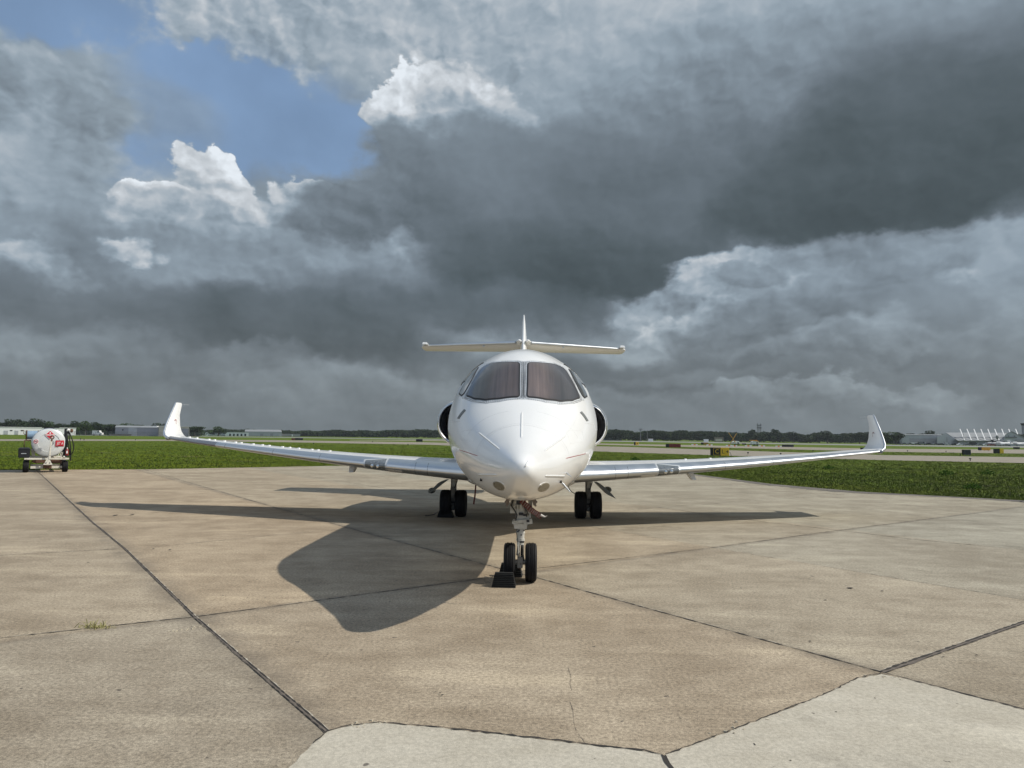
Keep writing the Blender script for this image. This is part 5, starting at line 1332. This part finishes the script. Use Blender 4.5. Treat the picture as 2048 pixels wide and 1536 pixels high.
M['yarm'] = simple('yellow_orange_arm', (.62, .33, .06), .5)
cross_trailer(1466, True, 'white generator trailer with a raised yellow lighted cross on the closed runway')
cross_trailer(1510, False, 'white generator trailer with its yellow cross folded down flat')
def barricade(px0, px1, py, label):
    g = G((px0 + px1) / 2, py + .9); Y = g.y; xa = P(px0, py, Y).x; xb = P(px1, py, Y).x; o = thing('barricade', ((xa + xb) / 2, Y, 0), label, 'barricade', 'low orange and white runway barricades'); n = max(3, int((xb - xa) / .55)); h = .30
    for i in range(n):
        w = (xb - xa) / n; MB().box((xa + w * (i + .5), Y, h / 2), (w - .01, .3, h)).build('segment', M['orange'] if i % 2 else M['bwhite'], o)
for a, b_, y_, lb in [(1383, 1395, 889.5, 'orange and white barricade furthest left, above the yellow C sign'), (1413, 1425, 890, 'orange and white barricade second from the left'), (1452, 1464, 891.4, 'orange and white barricade left of the raised yellow cross'), (1464, 1474, 891.9, 'orange and white barricade in front of the raised yellow cross trailer'), (1490, 1503, 892, 'whiter barricade left of the folded cross trailer'), (1517, 1530, 892, 'orange and white barricade right of the folded cross trailer'), (1551, 1563, 893, 'orange and white barricade left of the long black sign back')]:
    barricade(a, b_, y_, lb)

# ------------------------------------------------------------------ buildings
def sight(Y): return (lambda px: P(px, 880, Y).x), (lambda px, py: P(px, py, Y).z)
def shed(name, px0, px1, pyt, Y, depth, wallm, roofm, label, gable=0.0, doors=(), wins=(), cat='building', group=None, lip=.2):
    X, Z = sight(Y); x0, x1 = X(px0), X(px1); h = Z((px0 + px1) / 2, pyt); o = thing(name, ((x0 + x1) / 2, Y, 0), label, cat, group)
    sh = (x0 + x1) / 2 / Y; D = lambda y: sh * y      # walls run back along the runway-side grid
    w = MB(); w.prism([(x0, Y, 0), (x1, Y, 0), (x1, Y, h), (x0, Y, h)], (D(depth), depth, 0)); w.build('wall', M[wallm], o)
    r = MB(); xm = (x0 + x1) / 2
    if gable: r.prism([(x0 - lip, Y - lip, h), (x1 + lip, Y - lip, h), (x1 + lip + D(depth / 2), Y + depth / 2, h + gable), (x0 - lip + D(depth / 2), Y + depth / 2, h + gable)], (0, 0, .12)); r.prism([(x0 - lip + D(depth), Y + depth + lip, h), (x1 + lip + D(depth), Y + depth + lip, h), (x1 + lip + D(depth / 2), Y + depth / 2, h + gable), (x0 - lip + D(depth / 2), Y + depth / 2, h + gable)], (0, 0, .12))
    else: r.prism([(x0 - lip, Y - lip, h), (x1 + lip, Y - lip, h), (x1 + lip, Y - lip, h + .24), (x0 - lip, Y - lip, h + .24)], (D(depth), depth + 2 * lip, 0))
    r.build('roof', M[roofm], o)
    for a, b_, t_, bt, mt in doors: MB().box(((X(a) + X(b_)) / 2, Y - .06, (Z(a, t_) + max(Z(a, bt), 0)) / 2), (X(b_) - X(a), .10, Z(a, t_) - max(Z(a, bt), 0))).build('door', M[mt], o)
    for a, b_, t_, bt in wins: MB().box(((X(a) + X(b_)) / 2, Y - .05, (Z(a, t_) + Z(a, bt)) / 2), (X(b_) - X(a), .08, Z(a, t_) - Z(a, bt))).build('window', M['glassd'], o)
    return o
wh = shed('warehouse', -60, 134, 855.0, 370, 26, 'bwhite', 'bwhite', 'long low white warehouse behind the fuel trailer at far left', doors=[(12, 19, 861, 869, 'bgrey2'), (30, 36, 861, 869, 'bgrey2'), (48, 54, 861, 869, 'bgrey2')], wins=[(22, 26, 860, 862), (40, 44, 860, 862)])
wh.rotation_euler = (0, 0, R(27))
hg = shed('hangar', 229.5, 316, 855.2, 415, 40, 'bgrey', 'roofm', 'large grey metal hangar left of the left winglet', gable=1.2, doors=[(256, 273, 854.6, 872, 'bgrey2')], wins=[(243, 246, 858.5, 861)])
_X, _Z = sight(414.6)
for a in (288, 302, 310): MB().box((_X(a), 428, _Z(a, 853.0)), (2.6, 4, 1.0)).build('roof_unit', M['bwhite'], hg, bevel=.1)
shed('hangar', 316.5, 377, 852.8, 405, 36, 'btan', 'bwhite', 'tan and grey hangar with a big pale door behind the left winglet', doors=[(318, 334, 856.5, 871, 'bwhite2'), (355, 376, 857.2, 872, 'bgrey')] if False else [(355, 376, 857.2, 872, 'bgrey')])
shed('shed', 218, 262, 868.6, 395, 5, 'bbrown', 'pole', 'low brown wall-like shed at the foot of the grey hangar')
shed('terminal_building', 403, 450, 865.0, 620, 30, 'bgrey2', 'bwhite', 'pale low building furthest left behind the inner left wing', doors=[(410, 416, 867, 873, 'bwhite')], wins=[(424, 430, 866.5, 869), (436, 441, 866.5, 869)])
tb_ = shed('terminal_building', 450, 497, 864.8, 600, 22, 'bwhite', 'bgrey2', 'white building with dark arched openings behind the left wing', wins=[(458 + i * 7.6, 461.5 + i * 7.6, 867.6, 872) for i in range(5)])
shed('warehouse', 489, 563, 863.6, 640, 60, 'bgrey2', 'roofm', 'broad pale warehouse with a shallow metal roof far behind the left wing', gable=2.0, doors=[(520, 526, 867, 873, 'bgrey'), (540, 546, 867, 873, 'bgrey')])
shed('warehouse', 563, 600, 868.4, 650, 30, 'bgrey', 'bgrey2', 'lowest grey building at the right end of the far left row', doors=[(583, 585.5, 868.8, 873, 'bwhite')])
shed('shed', 1428.5, 1447, 874.8, 560, 12, 'bbrown', 'bbrown', 'brownish shed with a flat roof left of the raised yellow cross', doors=[(1431, 1444, 877.8, 882.5, 'btan')], cat='shed')
shed('shed', 1407.5, 1417, 879.2, 500, 8, 'bwhite', 'bwhite', 'small white shed in front of the wood left of the brownish shed', cat='shed')
shed('shed', 1296.5, 1306, 877.6, 520, 8, 'bwhite', 'bbrown', 'small white hut with a dark roof near the tall poles', cat='shed')
shed('warehouse', 1190, 1244, 875.0, 640, 20, 'bgrey', 'pole', 'long grey roofline seen just right of the right engine', gable=.8)
# right-hand hangars
shed('hangar', 1799, 1820, 871.8, 520, 26, 'bgrey2', 'roofm', 'small grey annex at the left end of the right-hand hangars')
h1 = shed('hangar', 1804, 1893, 870.2, 500, 40, 'bgrey2', 'roofm', 'long grey hangar with sliding doors at right', gable=.6, doors=[(1819, 1846, 876.5, 888.5, 'bgrey'), (1846.3, 1872, 876.5, 888.5, 'bgrey3'), (1872.3, 1888, 876.5, 888.5, 'bgrey')] if False else [(1819, 1846, 876.5, 888.5, 'bgrey'), (1846.4, 1872, 876.5, 888.5, 'bgrey'), (1872.4, 1888, 876.5, 888.5, 'bgrey')])
MB().box((sight(499)[0](1835), 498, 1.0), (sight(499)[0](1851) - sight(499)[0](1819), .5, .7)).build('white_stripe', M['bwhite'], h1)
def gable_hangar(pxa, pxp_, pxb, pyp, pye, pyeb, Y, depth, label, sign=True):
    X, Z = sight(Y); o = thing('hangar', (X(pxp_), Y, 0), label, 'building')
    pr_ = [(X(pxa), Y, 0), (X(pxa), Y, Z(pxa, pye)), (X(pxp_), Y, Z(pxp_, pyp)), (X(pxb), Y, Z(pxb, pyeb)), (X(pxb), Y, 0)]
    sh = X(pxp_) / Y; MB().prism(pr_, (sh * depth, depth, 0)).build('wall', M['bgrey2'], o)
    for a, b_ in ((1, 2), (2, 3)):
        p0 = Vector(pr_[a]); p1 = Vector(pr_[b_]); MB().prism([p0 + Vector((0, -.4, .02)), p1 + Vector((0, -.4, .02)), p1 + Vector((0, -.4, .35)), p0 + Vector((0, -.4, .35))], (sh * depth, depth + .8, 0)).build('roof', M['roofm'], o)
    return o, X, Z
# mast-hung maintenance hangar: roof slope facing us, with white struts standing off it
Y0 = 470; X, Z = sight(Y0)
mh = thing('hangar', (X(1960), Y0, 0), 'broad light metal hangar with a row of slanted white roof masts', 'building')
q1, q2 = P(1917, 882, Y0), P(2012, 882.5, Y0)
w = MB(); w.prism([(q1.x, Y0, 0), (q2.x, Y0, 0), (q2.x, Y0, q2.z), (q1.x, Y0, q1.z)], (q1.x / Y0 * 40, 40, 0)); w.build('wall', M['bgrey'], mh)
g1, g2, g3 = P(1874, 874.5, Y0 + 8), P(1891, 866, Y0 + 8), P(1917, 881.5, Y0 + 8)
ga = MB(); ga.prism([(g1.x, g1.y, 0), g1, g2, g3, (g3.x, g3.y, 0)], (g2.x / g2.y * 26, 26, 0)); ga.build('gable_wall', M['bgrey2'], mh)
def roofq(pts, nm): MB().prism([P(*p) for p in pts], (0, 0, .25)).build(nm, M['roofm'], mh)
roofq([(1916, 881.8, Y0 - 1), (2013, 882.3, Y0 - 1), (2013, 876.8, Y0 + 12), (1908, 876.8, Y0 + 12)], 'lower_roof')
roofq([(1907, 875.8, Y0 + 12), (2013, 875.8, Y0 + 12), (2013, 866.3, Y0 + 34), (1892, 865.8, Y0 + 34)], 'upper_roof')
MB().box(((P(1910, 876, Y0 + 12.5).x + P(2012, 876, Y0 + 12.5).x) / 2, Y0 + 12.8, P(1960, 876.3, Y0 + 12.5).z), (P(2012, 876, Y0 + 12.5).x - P(1910, 876, Y0 + 12.5).x, .5, .9)).build('roof_step', M['bgrey'], mh)
for i in range(9):
    a_ = 1920 + i * 13.9; MB().bar(P(a_, 858.4, Y0 + 16), P(a_ + 9.0, 880.8, Y0 - 2), .42, .42).build('roof_mast', M['bwhite'], mh)
for i in range(2): MB().bar(P(1920 + i * 13.9, 858.6, Y0 + 16), P(1909 + i * 13.9, 863.5, Y0 + 20), .12, .12).build('stay', M['bgrey2'], mh)
go, gX, gZ = gable_hangar(2009, 2023, 2062, 863, 871.5, 884, 455, 45, 'grey gabled hangar at the right border of the photo')
MB().box((gX(2022), 454.7, gZ(2022, 874.8)), (gX(2034) - gX(2012), .3, .8)).build('sign_strip', M['pole'], go)
for a in (2017, 2029): MB().cyl((gX(a), 454.6, gZ(a, 872)), (gX(a), 455, gZ(a, 872)), .35, n=10).build('wall_lamp', M['pole'], go)
MB().box((gX(2040), 454.6, gZ(2040, 886)), (5.5, .3, 4.5)).build('door', M['bgrey'], go)

# poles, towers
def pole(px, pyt, Y, label, name='light_pole', cat='pole', r=.18, head=None):
    X, Z = sight(Y); x = X(px); h = Z(px, pyt); o = thing(name, (x, Y, 0), label, cat)
    MB().cyl((x, Y, 0), (x, Y, h), r, r * .6, 8).build('mast', M['pole'], o)
    if head == 'bar': MB().box((x, Y, h), (2.6, .5, .5)).build('lamp_head', M['pole'], o); MB().box((x, Y, h - .9), (1.9, .4, .3)).build('lamp_head', M['pole'], o)
    return o
pole(1281.2, 858.3, 520, 'tall floodlight pole with a wide head above the right wing', head='bar', r=.28)
pole(1294.5, 860.5, 540, 'thin plain mast right of the floodlight pole', r=.22)
pole(281.5, 843, 430, 'thin mast standing behind the grey hangar at left', r=.12)
pole(1894, 874.5, 455, 'dark pole in front of the gabled end of the masted hangar', r=.18)
pole(1927, 866.5, 452, 'dark pole before the first white roof mast', r=.15)
o_ = pole(1994.5, 871.5, 448, 'dark pole with a round dark head before the masted hangar', r=.2); MB().ell(P(1994.5, 874.5, 448), (.9, .5, 1.3), 10, 8).build('pole_head', M['pole'], o_)
pole(376.5, 857, 400, 'white post at the right corner of the tan hangar', name='post', r=.5)
tw_ = thing('lattice_tower', (sight(700)[0](1518.5), 700, 0), 'grey lattice tower rising above the trees', 'tower'); X, Z = sight(700)
lt = MB(); zt = Z(1518, 848.5); x0 = X(1518.7)
for dx in (-1, 1):
    for dy in (-1, 1): lt.bar((x0 + dx * 1.7, 700 + dy * 1.7, 0), (x0 + dx * 1.2, 700 + dy * 1.2, zt * .93), .28, .28)
nseg = 9
for i in range(nseg):
    z0 = zt * .93 * i / nseg; z1 = zt * .93 * (i + 1) / nseg
    lt.bar((x0 - 1.6, 698.6, z0), (x0 + 1.5, 698.6, z1), .14, .14); lt.bar((x0 + 1.6, 698.6, z0), (x0 - 1.5, 698.6, z1), .14, .14); lt.box((x0, 700, z1), (3.0, 3.0, .16))
lt.build('lattice', M['pole'], tw_)
ap = MB(); ap.box((x0, 700, zt * .95), (4.0, 3.4, .5)); ap.box((x0 - 1.5, 700, zt * .985), (.5, .5, 2.4)); ap.box((x0 + 1.5, 700, zt * .985), (.5, .5, 2.0)); ap.box((x0, 700, zt * .80), (3.6, 3.4, .9)); ap.build('antenna_platform', M['pole'], tw_)
tt = thing('control_tower', (sight(600)[0](2046), 600, 0), 'dark tower top cut by the right border above the hangar', 'tower'); X, Z = sight(600)
MB().cyl((X(2049), 600, 0), (X(2049), 600, Z(2048, 851)), 1.6, n=12).build('shaft', M['bgrey'], tt); MB().cyl((X(2049), 600, Z(2048, 851)), (X(2049), 600, Z(2048, 846.5)), 1.8, 2.6, 12).build('cab', M['glassd'], tt)

# ------------------------------------------------------------------ far vehicles and jets
def car(px, pyb, wpx, body, label, kind='car', glass=True, group='vehicles parked before the right-hand hangars', Y=None):
    Y = Y or 430; X, Z = sight(Y); k = Y / F; w = wpx * k; x = X(px); o = thing('parked_' + kind, (x, Y, 0), label, kind, group); h = w * (.34 if kind == 'car' else .5)
    b = MB(); pf = [(-.5, .18), (-.5, .50), (-.47, .58), (-.28, .64), (-.16, .98), (.14, 1.0), (.30, .66), (.47, .58), (.5, .45), (.5, .18)] if kind == 'car' else [(-.5, .2), (-.5, .95), (-.47, 1.0), (.22, 1.0), (.32, .62), (.5, .55), (.5, .2)]
    b.prism([(x + a * w, Y, z * h) for a, z in pf], (0, 1.8, 0)); b.build('body', M[body], o, bevel=.04)
    gl = [(-.24, .64), (-.15, .92), (.13, .93), (.25, .66)] if kind == 'car' else [(.05, .62), (.05, .92), (.20, .92), (.27, .64)]
    MB().prism([(x + a * w, Y - .012, z * h) for a, z in gl], (0, 1.824, 0)).build('window', M['glassd'], o)
    for a in (-.32, .32): MB().lathe((x + a * w, Y + .08, h * .20), (0, 1, 0), tyre_prof(h * .20, .2), 14).build('wheel', M['rubber'], o)
    return o
r3 = random.Random(11)
cols = [('pole', 'grey'), ('black', 'black'), ('bwhite', 'white'), ('vent', 'dark grey'), ('exting', 'dark red'), ('bgrey2', 'silver')]
names = ['first', 'second', 'third', 'fourth', 'fifth', 'sixth', 'seventh', 'eighth', 'ninth', 'tenth', 'eleventh', 'twelfth', 'thirteenth', 'fourteenth', 'fifteenth', 'sixteenth', 'seventeenth', 'eighteenth']
seq = [1, 0, 3, 1, 0, 1, 3, 1, 5, 1, 2, 0, 1, 3, 2, 4, 5, 1]
for i in range(18):
    m_, cn = cols[seq[i]]; px = 1796 + i * 12.6 + r3.uniform(-1.5, 1.5)
    if px > 1990: px += 3
    car(px, 890, r3.uniform(11, 14), m_, '%s car, %s from the left in the row before the right-hand hangars' % (cn, names[i]), kind='car' if i % 4 else 'van', Y=430 + r3.uniform(-6, 6))
car(193, 872, 20, 'bwhite', 'white tank lorry in front of the woods at left', kind='van', group=None, Y=385)
def far_jet(px, Y, span, body, tailm, label, flip=1, sc=1.0):
    X, Z = sight(Y); x = X(px); o = thing('parked_jet', (x, Y, 0), label, 'aircraft', 'small jets parked before the right-hand hangars'); L = span
    rg = [[Vector((x + flip * (t_ - .5) * L, Y + math.cos(a) * r, 1.75 * sc + zc + math.sin(a) * r)) for a in [2 * math.pi * i / 14 for i in range(14)]] for t_, r, zc in ((0, .05, -.1), (.05, .42, 0), (.14, .72, .05), (.25, .85, .1), (.65, .85, .1), (.85, .5, .3), (1, .12, .5))]
    rg = [[Vector((p.x, p.y, 1.55 + (p.z - 1.75) * .62)) for p in r_] for r_ in rg]
    MB().loft(rg).build('fuselage', M[body], o, smooth=60)
    f_ = MB(); f_.prism([(x + flip * (t_ - .5) * L, Y, z * sc) for t_, z in ((.78, 1.9), (.92, 3.5), (1.03, 3.5), (.97, 1.9))], (0, .16, 0)); f_.build('fin', M[tailm], o)
    MB().box((x + flip * .46 * L, Y, 3.45 * sc), (L * .12, 3.6, .14)).build('tailplane', M[tailm], o)
    MB().prism([(x + flip * (t_ - .5) * L, Y + y_, 1.15) for t_, y_ in ((.38, 0), (.55, -6.5), (.62, -6.5), (.60, 0), (.62, 6.5), (.55, 6.5))], (0, 0, .15)).build('wing', M[body], o)
    MB().cyl((x + flip * .16 * L, Y - 1.2, 2.1 * sc), (x + flip * .34 * L, Y - 1.2, 2.1 * sc), .42, .32, 12).build('engine', M[body], o)
    MB().box((x + flip * (-.40) * L, Y - .5, 2.15), (L * .06, .9, .3)).build('windscreen', M['glassd'], o)
    for t_ in (-.36, .08): MB().cyl((x + flip * t_ * L, Y, .0), (x + flip * t_ * L, Y, 1.3), .07, n=8).build('gear_leg', M['pole'], o); MB().lathe((x + flip * t_ * L, Y - .1, .25), (0, 1, 0), tyre_prof(.25, .2), 12).build('wheel', M['rubber'], o)
far_jet(1988, 405, 10.5, 'bgrey2', 'bgrey2', 'small silver jet parked left of the dark-tailed jet')
far_jet(2004, 395, 11.5, 'bwhite', 'black', 'small jet with a black tail parked before the gabled hangar', -1)
far_jet(2037, 400, 12, 'bwhite', 'bwhite', 'larger white jet parked at the right border', -1)
MB()
# ------------------------------------------------------------------ trees
def foliage_mat(name, a, b_):
    m, t, bs = new_mat(name); co = t.node('ShaderNodeTexCoord').outputs['Object']; n = t.noise(co, .35, 5, .65); n2 = t.noise(co, 2.2, 3, .6)
    c = t.mix(t.ss(n, .38, .62), a + (1,), b_ + (1,)); c = t.vm('SCALE', c, t.lin(n2, .3, .7, .7, 1.3)); t.put(bs.inputs['Base Color'], c); bs.inputs['Roughness'].default_value = .8; bs.inputs['Specular IOR Level'].default_value = .15
    return m
M['leafA'] = foliage_mat('foliage_dark', (.020, .036, .016), (.038, .058, .022)); M['leafB'] = foliage_mat('foliage_green', (.035, .065, .018), (.070, .105, .028)); M['bark'] = simple('bark', (.09, .07, .055), .9, 0, .3, 3)
def crown_arrays(h, wd, n, leaf, rs, base=.22, lobes=9):
    """leaf clumps on an uneven set of lobes"""
    L = [(rs.uniform(-.32, .32) * wd, rs.uniform(-.32, .32) * wd, h * rs.uniform(base + .22, .84), wd * rs.uniform(.16, .30)) for _ in range(lobes)] + [(rs.uniform(-.1, .1) * wd, rs.uniform(-.1, .1) * wd, h * .80, wd * .22)]
    li = rs.randint(0, len(L), n); Lc = np.array(L)[li]; d = rs.randn(n, 3); d /= np.linalg.norm(d, axis=1)[:, None]; r = Lc[:, 3] * (.55 + .5 * rs.rand(n) ** .5)
    p = Lc[:, :3] + d * r[:, None] * np.array([1, 1, .78]); p[:, 2] = np.clip(p[:, 2], h * base * .6, h * 1.02)
    u = rs.randn(n, 3) * np.array([1, 1, .6]); u /= np.linalg.norm(u, axis=1)[:, None]; w = np.cross(u, rs.randn(n, 3)); w /= np.linalg.norm(w, axis=1)[:, None]
    s = leaf * (.5 + rs.rand(n))[:, None]
    return np.stack([p - u * s * .6 - w * s * .3, p + w * s * .45 - u * s * .1, p + u * s * .6 + w * s * .2, p - w * s * .5 + u * s * .1], 1)
def quads_obj(name, V, mat, parent=None):
    v = V.reshape(-1, 3); nf = len(v) // 4; me = bpy.data.meshes.new(name); me.vertices.add(len(v)); me.vertices.foreach_set('co', v.astype(np.float32).ravel())
    me.loops.add(nf * 4); me.loops.foreach_set('vertex_index', np.arange(nf * 4)); me.polygons.add(nf); me.polygons.foreach_set('loop_start', np.arange(nf) * 4); me.polygons.foreach_set('loop_total', np.full(nf, 4)); me.update()
    me.materials.append(mat); o = bpy.data.objects.new(name, me); COL.objects.link(o)
    if parent: o.parent = parent
    return o
def make_tree(seed, mat, label, lobes=9, base=.22, n=1500, wd=.95):
    rs = np.random.RandomState(seed); o = thing('tree', (0, 0, 0), label, 'tree', 'trees along the airfield boundary')
    quads_obj('crown', crown_arrays(1.0, wd, n, .055, rs, base, lobes), M[mat], o)
    t = MB(); t.tube([(0, 0, 0), (.01, .01, .25), (-.01, 0, .5), (0, 0, .75)], [.035, .028, .02, .008], 7)
    for a in range(4): an = a * 1.7 + seed; t.tube([(0, 0, .3 + .07 * a), (math.cos(an) * .12, math.sin(an) * .12, .45 + .07 * a), (math.cos(an) * .24, math.sin(an) * .24, .58 + .06 * a)], [.016, .010, .004], 5)
    t.build('trunk', M['bark'], o); return o
TREES = [  # px, top py, distance, proto, width factor, label
    (12, 836.5, 430, 0, 1.3, 'dark round tree at the left border, behind the white warehouse'), (36, 836.8, 440, 1, 1.2, 'broad dark tree behind the white warehouse, second from the left border'), (65, 835, 430, 0, 1.5, 'broadest dark tree above the fuel trailer'), (95, 843, 440, 2, 1.2, 'shorter tree right above the trailer hatch'),
    (122, 845.5, 430, 1, 1.1, 'tree above the hose post of the fuel trailer'), (149, 840.5, 430, 0, 1.2, 'tallest tree just right of the fuel trailer'), (170, 842, 425, 2, 1.2, 'green tree between the trailer and the grey hangar, taller than its right neighbour'), (189, 842.5, 435, 1, 1.1, 'dark tree above the white tank lorry'), (219, 847, 440, 0, 1.2, 'rounded tree behind the left corner of the grey hangar'),
    (245, 846.5, 445, 2, 1.3, 'tree rising behind the roof of the grey hangar'), (312, 844.6, 450, 0, 1.5, 'tree crown above the joint of the grey and tan hangars'), (334, 845.5, 455, 1, 1.2, 'tree crown just left of the left winglet'), (388, 851.5, 440, 1, 1.5, 'dark tree directly right of the left winglet'), (436, 853, 560, 2, 1.3, 'lone lighter tree standing before the pale far buildings'),
    (1278, 863, 640, 2, .9, 'tree beside the tall floodlight pole'), (1505, 858.5, 640, 3, 1.0, 'thin-topped tree just left of the lattice tower'), (1551, 857.6, 640, 3, 1.1, 'umbrella-shaped tree standing above the wood right of the lattice tower'), (1588, 862, 640, 1, 1.0, 'pointed tree between the umbrella-shaped tree and the dip in the wood'), (1655, 860.5, 560, 0, 1.7, 'broad tall tree clump left of the right winglet'),
    (1719, 863, 560, 1, 1.2, 'dark tree left of the right winglet'), (1738, 862.8, 560, 0, 1.2, 'dark tree just behind the right winglet'), (1770, 864, 430, 2, 1.5, 'green tree right of the right winglet'), (1792, 862.5, 430, 1, 1.2, 'green tree at the left end of the right-hand hangars'), (1823, 865.2, 560, 0, 1.3, 'small round tree behind the long grey hangar'), (1864, 860, 580, 0, 1.5, 'large round tree behind the long grey hangar'), (1845, 866.5, 570, 1, 1.3, 'low tree left of the large round tree behind the hangar'), (1885, 866.5, 570, 1, 1.2, 'low tree right of the large round tree behind the hangar'), (1915, 864.2, 560, 0, .8, 'dark tree top behind the masted hangar'), (2010, 863.8, 560, 1, 1.0, 'dark tree top left of the gabled hangar')]
protos = [make_tree(1, 'leafA', 'a'), make_tree(2, 'leafA', 'b', lobes=12), make_tree(3, 'leafB', 'c', lobes=10, base=.10), make_tree(4, 'leafA', 'd', lobes=5, base=.50, n=900, wd=.8)]
for i, (px, pyt, Y, k, wf, lb) in enumerate(TREES):
    X, Z = sight(Y); h = Z(px, pyt); wd = wf * 9.0 / h * (Y / 450) if k != 3 else 9.0 / h
    copy_thing(protos[k], (X(px), Y, 0), r3.uniform(0, 6), lb, (h * wd, h * wd, h * 1.0))
for p_ in protos:
    for c_ in kids(p_): bpy.data.objects.remove(c_)
    bpy.data.objects.remove(p_)
# the far woods read as one mass
def woods(name, prof, Y0, label, seed, rows=3, dx=5.0, wmul=1.0):
    rs = np.random.RandomState(seed); out = []
    px = prof[0][0]
    while px < prof[-1][0]:
        yt = np.interp(px, [p[0] for p in prof], [p[1] for p in prof])
        for r in range(rows):
            Y = Y0 + r * 14 + rs.uniform(-6, 6); q = px + rs.uniform(-4, 4); h = P(q, yt + (rows - 1 - r) * .5 + rs.uniform(-.5, 2.2) + 1.0 * math.sin(q * .11) , Y).z
            h = max(h, 4.0); A_ = crown_arrays(h, 9.5 * wmul, 420, .75 * Y / 600, rs, .03, 9); A_[..., 0] += P(q, 880, Y).x; A_[..., 1] += Y; out.append(A_)
        px += dx
    return tag(quads_obj(name, np.concatenate(out), M['leafA']), label, 'wood', kind='stuff')
woods('woods', [(-260, 838), (0, 845), (70, 845), (100, 850), (150, 848), (205, 850), (262, 850), (300, 852), (345, 852), (400, 857)], 455, 'dense dark wood behind the white warehouse and the grey hangar at left', 1)
woods('woods', [(390, 860), (430, 859), (460, 858.5), (500, 859.5), (525, 861), (560, 861), (600, 862), (640, 862), (655, 860), (700, 861), (740, 862), (800, 859.5), (860, 859), (900, 860), (1000, 861), (1200, 858), (1215, 858)], 800, 'long far dark wood on the horizon behind the left wing', 2, dx=4.0)
woods('woods', [(1190, 857.5), (1230, 858), (1262, 861), (1272, 866), (1290, 861.5), (1310, 860), (1330, 860), (1345, 864), (1360, 860.5), (1400, 861), (1430, 862), (1440, 861), (1460, 865), (1480, 866), (1500, 865), (1530, 864), (1570, 865), (1600, 868), (1612, 870), (1640, 864), (1680, 867), (1700, 866), (1730, 864), (1770, 866)], 640, 'dark wood on the horizon above the right wing', 3, dx=4.5)
woods('woods', [(1765, 868), (1800, 870), (1850, 869), (1900, 868), (2000, 868), (2100, 867), (2350, 866)], 590, 'low dark wood behind the right-hand hangars', 4)
# perimeter fence at far left
fe = thing('fence', (sight(372)[0](180), 340, 0), 'dark chain-link fence in front of the woods at left', 'fence')
X, Z = sight(360); fp = MB()
for i in range(26): x = X(138) + i * (X(400) - X(138)) / 25; fp.cyl((x, 360, 0), (x, 360, 2.3), .05, n=6)
fp.build('fence_posts', M['pole'], fe)
fm = MB()
for i in range(10): fm.bar((X(138), 360, .15 + i * .23), (X(400), 360, .15 + i * .23), .03, .06)
fm.build('fence_mesh', M['pole'], fe)

# ------------------------------------------------------------------ thin humid air over the airfield
hz = MB(); hz.box((0, 480, 19), (2600, 1100, 48)); ho = hz.build('haze', None if False else bpy.data.materials.new('haze_air'))
hm = ho.data.materials[0]; hm.use_nodes = True; hn = hm.node_tree.nodes; hn.clear()
pv = hn.new('ShaderNodeVolumePrincipled'); pv.inputs['Color'].default_value = (.80, .88, .95, 1); pv.inputs['Density'].default_value = .00011; pv.inputs['Anisotropy'].default_value = .2
mo = hn.new('ShaderNodeOutputMaterial'); hm.node_tree.links.new(pv.outputs[0], mo.inputs['Volume'])
tag(ho, 'thin humid air over the airfield', 'haze', kind='stuff')
